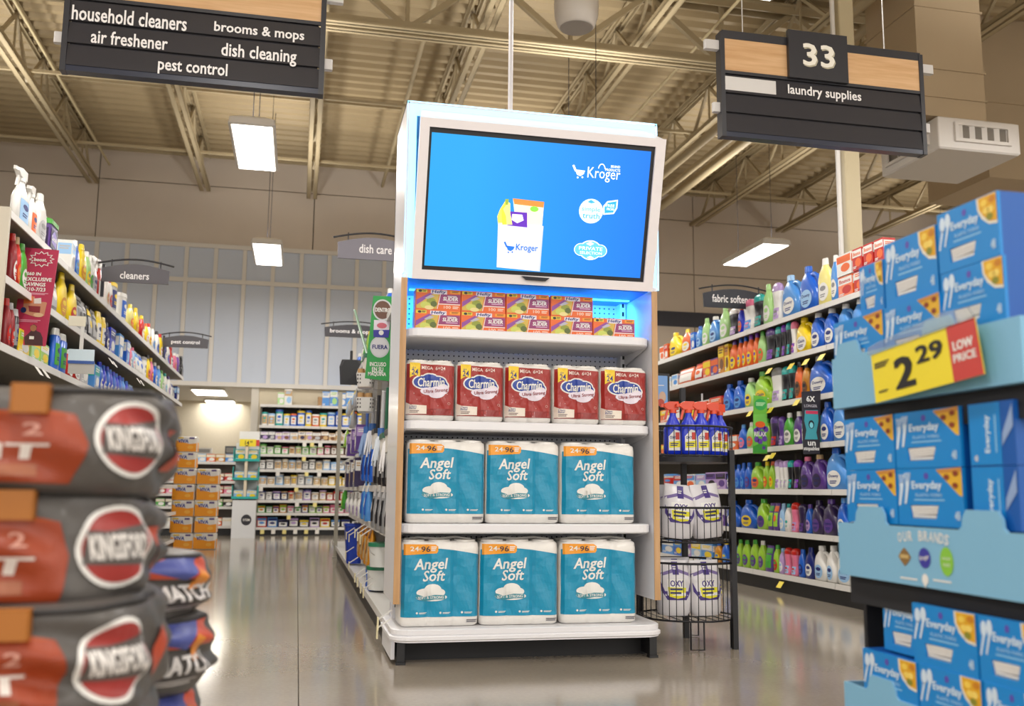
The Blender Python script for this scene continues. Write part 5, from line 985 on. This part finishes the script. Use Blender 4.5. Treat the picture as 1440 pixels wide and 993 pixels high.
for lb, pts, kd, b, c, l, h, w in rowsM:
    for n, (px, py) in enumerate(pts): hang(px, py, kd, b, c, l, h, w, lb % (('only one','') if len(pts) == 1 else ('farthest','second farthest','third farthest','nearest') if len(pts) == 4 else ('farthest','middle','nearest') if len(pts) == 3 else ('far one','near one'))[n])
hk.build('peg_hooks', GM, stuff=True)
def stick(label_, a, b, r, col, head=None, hcol=None, name='mop', X=XM+.0):
    p, q = atX(*a, X), atX(*b, X); t = thing(name, label_, name, p); MB().tube([(0,0,0), q-p], r, M(col,.4), 8).build('handle', t)
    if head == 'mop':
        h = MB(); rnd = random.Random(int(a[0]))
        for k in range(22): an = 2*PI*k/22; h.tube([(0,0,0),(.03*math.cos(an),.03*math.sin(an),-.05),(.05*math.cos(an)+rnd.uniform(-.01,.01),.05*math.sin(an),-.16-rnd.uniform(0,.05))], .007, M(hcol,.7), 4)
        h.build('mop_strands', t); MB().cyl(0,0,-.03,.02,.025,M('#3a6ab0',.4),n=10).build('collar', t)
    if head == 'brush':
        h = MB(); h.loft([rrect(-.03,.03,-.12,.12,.01,z,3) for z in (-.03,.0)], M(hcol,.4), smooth=False); h.build('brush_block', t)
        g_ = MB()
        for k in range(9): g_.box(-.025,.025,-.115+.026*k,-.095+.026*k,-.12,-.03,M('#d8d4cc',.7))
        g_.build('bristles', t)
stick('slim green handled mop leaning out above the white caddies', (517,500), (499,437), .011, '#5c8a6c', 'brush', '#2f6a50')
for n, (a, b, cc, hd, hc) in enumerate((((524,600),(526,560),'#b9bcc4','mop','#dcdce0'),((531,604),(533,556),'#2a2a30','brush','#1d1d22'),((537,607),(540,550),'#d8d8dc','mop','#c9d0d8'),((543,610),(546,545),'#2f6a50','brush','#2a6048'),((548,612),(550,560),'#c8c8cc','mop','#e0dede'),((516,604),(517,570),'#3a5aa0','mop','#8fa8d0'),((551,604),(552,560),'#2c2c32','brush','#26262c'))):
    stick('%s handled %s, %s of the row under the green poster' % (('silver','black','white','green','pale grey','blue','charcoal')[n], ('string mop','brush')[hd == 'brush'], ('third from left','fourth from left','fifth from left','sixth from left','seventh from left','leftmost','rightmost')[n]), a, b, .011, cc, hd, hc, ('mop','brush')[hd == 'brush'], XM+.05)
for n, (px, py) in enumerate(((514,546),(514,580))):
    p = atX(px, py, XM-.02); t = thing('hanging_caddy', 'white perforated caddy of tan sponges, %s of two below the poster' % ('upper','lower')[n], 'basket', p, -.1)
    q = MB(); q.loft([rrect(-.06*k,.06*k,-.09*k,.09*k,.03,z,4) for z, k in ((0,.8),(.004,.84),(.09,1))]+[rrect(-.055,.055,-.085,.085,.028,.09,4), rrect(-.046,.046,-.072,.072,.025,.006,4)], M('#e2e0dd',.4), smooth=False); q.build('caddy', t)
    hq = MB()
    for r_ in range(3):
        for k in range(7): x = -.048+.016*k; y = -.076-.0045*r_; hq.add([(x-.004,y-.0012,.022+.024*r_),(x+.004,y-.0012,.022+.024*r_),(x+.004,y-.0035,.034+.024*r_),(x-.004,y-.0035,.034+.024*r_)], [(0,1,2,3)], M('#5a5658',.7))
    hq.build('perforations', t)
    for k in range(3): MB().loft([sell(.022,.03,3,z,10,(-.03,.02,.0)[k],(-.04,-.03,.04)[k]) for z in (.03,.06,.11,.12)], M('#b89060',.8)).build('sponge', t)
t = thing('dustpan', 'black dustpan hanging at the aisle end left of the white caddies', 'dustpan', atX(493, 541, XM-.01)); q = MB(); q.loft([rrect(-.09,.09,0,.03,.015,0,4), rrect(-.1,.1,0,.05,.02,.16,4), rrect(-.08,.08,.0,.04,.03,.22,4)], m_dark, smooth=False); q.build('pan', t); MB().tube([(0,.02,.21),(0,.02,.3)], .012, m_dark, 8).build('handle', t)
p = atX(497, 786, XM+.05); p.z = .138; t = thing('waste_bin', 'plain royal blue tapered bin standing on the bottom broom shelf', 'bin', p); q = MB(); q.loft([rrect(-.08*k,.08*k,-.11*k,.11*k,.03,z,5) for z, k in ((0,.72),(.3,1),(.302,1.06),(.32,1.06))]+[rrect(-.074,.074,-.104,.104,.028,.318,5), rrect(-.055,.055,-.075,.075,.02,.02,5)], M('#1c3fb0',.35), smooth=False); q.build('bin_shell', t)
for n, (px, py) in enumerate(((536,838),(539,806))):
    p = atX(px, py, XM+.10); p.z = (.138, .284)[n]; t = thing('bucket', 'white bucket with green lid, %s' % ('lower of two stacked nearest the display','upper of two stacked nearest the display')[n], 'bucket', p); MB().cyl(0,0,0,.125,.082,M('#dcdcd8',.4),.092,20).build('pail', t); MB().cyl(0,0,.12,.142,.096,M('#2a7a58',.4),n=20).build('lid', t); MB().tube([(.095*math.cos(a),.095*math.sin(a)*.3-.085,.11-.05*math.sin(a)) for a in [PI*k/8 for k in range(9)]], .003, m_rail, 4).build('bail', t)
tg = []
for a in ((493,748),(497,751),(506,744),(510,748),(514,752),(506,806),(510,812),(515,820),(519,826),(492,775),(497,790),(541,868),(540,880)):
    p = atX(*a, .40); q = MB(); q.beam((.03,0,.03),(-.03,0,-.01),.006,.006,m_rail); q.box(-.033,-.027,-.015,.015,-.055,.0,M('#e2d8b0',.45)); q.build('peg_tag', GM, p-GM.location)
tops = [(508,418,'b','w'),(516,412,'g','w'),(522,407,'li','y'),(530,402,'w','b'),(537,396,'w','n'),(543,390,'s','b'),(549,386,'b','w')]
for n, (px, py, b, c) in enumerate(tops):
    p = atX(px, py+30, XM+.08); product('pouch' if n % 2 else 'bottle', SHORT[b], SHORT[c], 'white', None, (p.x, p.y, 1.758), -PI/2, .14, .2, '%s %s, %s on the broom run above the poster' % (SHORT[b], 'packet' if n % 2 else 'bottle', ORD[n]+' from far end'), 'goods on top of the broom run')
def dentro(P, cv):
    for cy, nm, ci in ((436,'DENTRO','#6a4a3c'),(488,'FUERA','#d4d4d8')):
        pell(P, 538 if cy < 450 else 534, cy, 13.5, 15, M('#c9ccd0',.3), 1, cv); pell(P, 538 if cy < 450 else 534, cy, 11.5, 12.8, M(ci,.35), 2, cv); c = 538 if cy < 450 else 534; ptext(P, nm, c-10.5, cy, c+11, cy, 6, m_w if cy < 450 else m_navy, 4, .04, 0, cv)
    P.poly([cv(*p) for p in ((526,450),(549,451),(546,475),(525,474))], M('#e0d8e4',.4), 2); P.poly([cv(*p) for p in ((525,464),(548,464),(546,475),(525,474))], M('#3a3a9a',.4), 3); pell(P, 537, 458, 7, 4, M('#d06a7a',.4), 3, cv); pell(P, 536, 468, 3.5, 3.5, m_w, 4, cv)
    for s, a, b, y in (('INCLUSO',520,543,512),('EN SU',523,539,519),('MÁQUINA',517.5,543,525.5)): ptext(P, s, a, y, b, y+.6, 6 if s != 'MÁQUINA' else 7.5, m_w, 2, .04, 0, cv)
    a, b = cv(523,522.8), cv(539,523.6); P.rect(a[0],a[1]-.002,b[0],a[1]+.002,m_w,2)
shelf_sign('shelf_sign', 'tall green Spanish shelf sign with two round plates beside the display', 5.55, ((525,416),(552.5,417),(547,536),(513,532)), .006, '#2f9a4c', dentro)

# ================================================================== FAR END: fixtures under the blue band and the drug counter
FB = gondola('rear_shelving', 'tall white shelf fixture against the cream rear wall', -.63, 1, 15.7, 15.75, [.1], .02, .2) if False else None
tF = thing('rear_shelving', 'white nine-shelf fixture with dark back against the cream rear wall', 'shelving', (-.64, 15.95, 0)); WF = 1.95
FZ = [2.06, 1.72, 1.485, 1.255, 1.01, .765, .525, .325, .10]
MB().box(0,WF,.42,.45,.02,2.09,M('#2a2825',.7)).build('back_panel', tF); MB().box(.01,WF-.01,.02,.42,0,.09,m_kick).build('kick_plate', tF)
for x in (0, .62, 1.25, WF-.03): MB().box(x,x+.03,.36,.42,0,2.09,m_under).build('upright', tF)
for z in FZ:
    for k in range(2): s = MB().box(WF*k/2+.003,WF*(k+1)/2-.003,.0+(.12 if z > 1.6 else 0),.42,z,z+.02,m_rail).build('shelf', tF); MB().box(WF*k/2+.003,WF*(k+1)/2-.003,-.006+(.12 if z > 1.6 else 0),.0+(.12 if z > 1.6 else 0),z-.012,z+.03,m_rail).build('price_rail', s)
tg = MB()
for k, (z, x) in enumerate([(.1,.1+.17*j) for j in range(6)]+[(.325,.5),(.525,.62),(.525,.9),(.765,.05),(.765,.6),(1.01,.3),(1.01,.75),(1.01,.95),(1.255,.7),(1.485,.7),(1.485,.82),(1.485,.95)]):
    MB().box(x,x+.06,-.02,-.012,z-.075,z-.01,M(('#e8d88a','#e6e2da')[k % 2],.5)).build('price_tag', tF)
FR = [('lg','w','lb','sb'),('w','t','lb','b','y','o','y','b'),('dp','l','s','tan','br','tan'),('lg','g','w','lg','pk','br'),('gr','w','w','gr','cr','lb'),('w','lb','w','s','cr','y'),('s','n','w','l','tan','r'),('g','am','s','p','li','pk'),('r','sb','n','k','l','y','k')]
LVF = ('top','second','third','fourth','fifth','sixth','seventh','eighth','lowest')
for r_, (z, pal_) in enumerate(zip(FZ, FR)):
    x = .03; n = 0; hmax = ((FZ[r_-1]-z) if r_ else .34)-.05
    while x < WF-.14 and n < 16:
        if r_ == 0 and (x < .2 or .46 < x < .95): x += .12; continue
        kd = ('carton','canister','carton','canister','canister','canister','canister','pouch','pouch')[r_]; w = random.uniform(.1,.135); h = hmax*random.uniform(.7,.95)
        if r_ == 8: w = .165
        b = pal_[min(len(pal_)-1, int(x/WF*1.6*len(pal_))) % len(pal_)]; c = pal_[(n+1) % len(pal_)]
        if kd == 'bottle' and x < .16: kd = 'carton'
        product(kd, SHORT[b], SHORT[c], 'white' if b not in ('w','cr') else 'tan', None, (-.64+x+w/2, 15.95+.05+.07+(.12 if z > 1.6 else 0), z+.021), 0, w-.006, h, '%s %s, %s from left, %s shelf of the rear fixture' % (SHORT[b], KIND[kd][1], ORD[n], LVF[r_]), 'goods on the rear fixture'); x += w; n += 1
t = thing('cardboard_box', 'plain brown cardboard box on top of the rear fixture', 'box', (.42, 16.15, 2.082)); MB().box(-.14,.14,0,.2,0,.16,M('#b08c62',.8)).build('box_body', t); MB().box(-.02,.02,-.001,.201,0,.161,M('#c8a878',.5)).build('tape', t)
# floor stacks: paper towels
def towel():
    q = MB(); q.loft([rrect(-.133+i,.133-i,-.11+i,.11-i,.03,z,5) for z, i in ((0,.01),(.012,0),(.18,0),(.192,.01))], M('#e2ddd6',.35,coat=.3), smooth=False); P = Print(plane_fn((0,-.1105,0),(1,0,0),(0,0,1)))
    P.poly([(-.126,.008),(.126,.008),(.126,.11),(.05,.1),(-.03,.118),(-.126,.15)], M('#f09a1e',.4), 1); P.text('VIVA', -.03, .135, .12, .045, M('#2c3f94',.4), 3, .05, .1); P.rect(-.1,.165,-.03,.182,M('#e6c030',.4),2); P.rect(.04,.16,.1,.182,M('#5a4a80',.4),2); P.ell(.055,.06,.035,.022,M('#f4b040',.4),2,12)
    S_ = Print(plane_fn((.1335,0,0),(0,1,0),(0,0,1))); S_.rect(-.08,.01,.08,.12,M('#f09a1e',.4),1)
    P.mb.add(S_.mb.v, [], m_w); o = len(P.mb.v)-len(S_.mb.v)
    for f in S_.mb.f: P.mb.f.append([o+k for k in f]); P.mb.m.append(P.mb.mi(M('#f09a1e',.4))); P.mb.sm.append(False)
    return [('wrapped_rolls', q.mesh('wrapped_rolls'), None), ('printed_wrap', P.mb.mesh('printed_wrap'), None)]
TW = towel(); nm = ('lowest','second from floor','third from floor','fourth from floor','fifth from floor','sixth from floor','topmost')
for col, (x, cnt) in enumerate(((-1.345,7),(-1.075,5))):
    for k in range(cnt): put(TW, 'paper_towel_pack', 'orange and white paper towel pack, %s in the %s stack' % (nm[k] if k < cnt-1 else 'topmost', ('taller left','shorter right')[col]), 'paper towels', (x+random.uniform(-.01,.01), 12.5, .195*k), random.uniform(-.04,.04), 'stacked paper towel packs')
# teal tiered floor display
t = thing('tiered_display', 'white and teal tiered floor display with round black emblem and yellow price card', 'display stand', (-.76, 15.05, 0))
mt, mwd = M('#1fa6a0',.45), M('#d6d8da',.45)
MB().box(-.17,.17,0,.3,0,.56,mwd).build('base', t); MB().box(-.17,.17,.28,.31,.56,1.42,mwd).build('back_card', t); MB().box(-.13,.17,.26,.28,1.40,1.60,M('#e6e6e4',.45)).build('header', t); MB().box(-.02,.02,.0,.28,.6,1.38,M('#d8ccb4',.5)).build('divider', t)
for k in range(3):
    z = .58+.28*k; q = MB(); q.box(-.19,.19,-.01,0,z,z+.035,mt); q.box(-.19,-.18,0,.28,z,z+.2,mt); q.box(.18,.19,0,.28,z,z+.2,mt); q.box(-.18,.18,0,.28,z,z+.006,mt); q.build('tray', t)
P = Print(plane_fn((0,-.0005,0),(1,0,0),(0,0,1))); P.ell(.04,.27,.075,.08,m_dark,1,26); P.text('STEM',.04,.27,.1,.035,m_w,2,.04); P.build('emblem', t)
pcd = MB().box(-.11,.13,.0,.01,1.36,1.47,M('#ecd62c',.45)).build('price_card', t); MB().box(.13,.18,.0,.01,1.37,1.46,M('#c8403a',.45)).build('red_panel', t)
P = Print(plane_fn((0,-.0005,0),(1,0,0),(0,0,1))); P.text('14', 0,1.415,.06,.06,m_black,1,.04); P.text('99',.06,1.43,.035,.03,m_black,1,.03); P.build('price', pcd)
for k in range(3):
    for j in range(2): product('carton','light blue' if k < 2 else 'teal','yellow','white',None,(-.76-.095+.19*j,15.05+.1,.588+.28*k),0,.14,(.12,.12,.17)[k],'pale carton, %s side, %s tier of the teal display' % (('left','right')[j],('bottom','middle','top')[k]),'cartons in the teal display')
# drug counter and shelves left of the teal display
t = thing('drug_counter_shelving', 'low white shelving with boxed goods under the drug counter window', 'shelving', (-3.2, 16.0, 0)); 
MB().box(0,2.35,.3,.33,.05,1.22,M('#6a655e',.7)).build('back_panel', t); MB().box(0,2.35,.02,.3,0,.09,m_kick).build('kick_plate', t)
CZ = [.12,.42,.62,.82,1.12]
for z in CZ: s = MB().box(0,2.35,0,.3,z,z+.02,m_rail).build('shelf', t); MB().box(0,2.35,-.006,0,z-.012,z+.03,m_rail).build('price_rail', s)
for r_, (z, ps) in enumerate(zip(CZ, (('o','w','tan'),('g','k','w'),('r','pk','w'),('dr','r','w'),('lb','o','am','sb')))):
    x = 1.05; n = 0
    while x < 2.2: b = ps[n % len(ps)]; product('carton', SHORT[b], 'white', 'cream', None, (-3.2+x+.07, 16.1, z+.021), 0, .135, .13, '%s carton, %s from left, %s shelf below the drug counter' % (SHORT[b], ORD[n], ('lowest','second','third','fourth','top')[r_]), 'cartons below the drug counter'); x += .145; n += 1
t = thing('counter', 'cream counter with panelled front inside the drug counter opening', 'counter', (-4.5, 17.4, 0)); MB().box(0,3.8,0,.6,0,1.28,M('#d6c9ae',.6)).build('cabinet', t); MB().box(-.03,3.83,-.03,.62,1.28,1.32,M('#c8c0b0',.4)).build('worktop', t)
for k in range(6): MB().box(.03+.63*k,.60+.63*k,-.012,0,.08,1.22,M('#dccfb4',.55)).build('panel', t)
for n, (x, w, h, c) in enumerate(((-1.6,.25,.10,'#c9c6c0'),(-1.15,.2,.14,'#4a4e58'),(-2.2,.3,.2,'#dcdad4'))): tt = thing('counter_item', '%s low case on the drug counter top' % ('white','dark grey','pale')[n], 'case', (x, 17.5, 1.32)); q = MB(); q.loft([rrect(-w/2,w/2,0,.2,.02,z,3) for z in (0,h)], M(c,.5), smooth=False); q.build('case', tt); MB().box(-w*.4,w*.4,-.004,0,h*.2,h*.8,M('#8a8884',.4)).build('front_panel', tt)
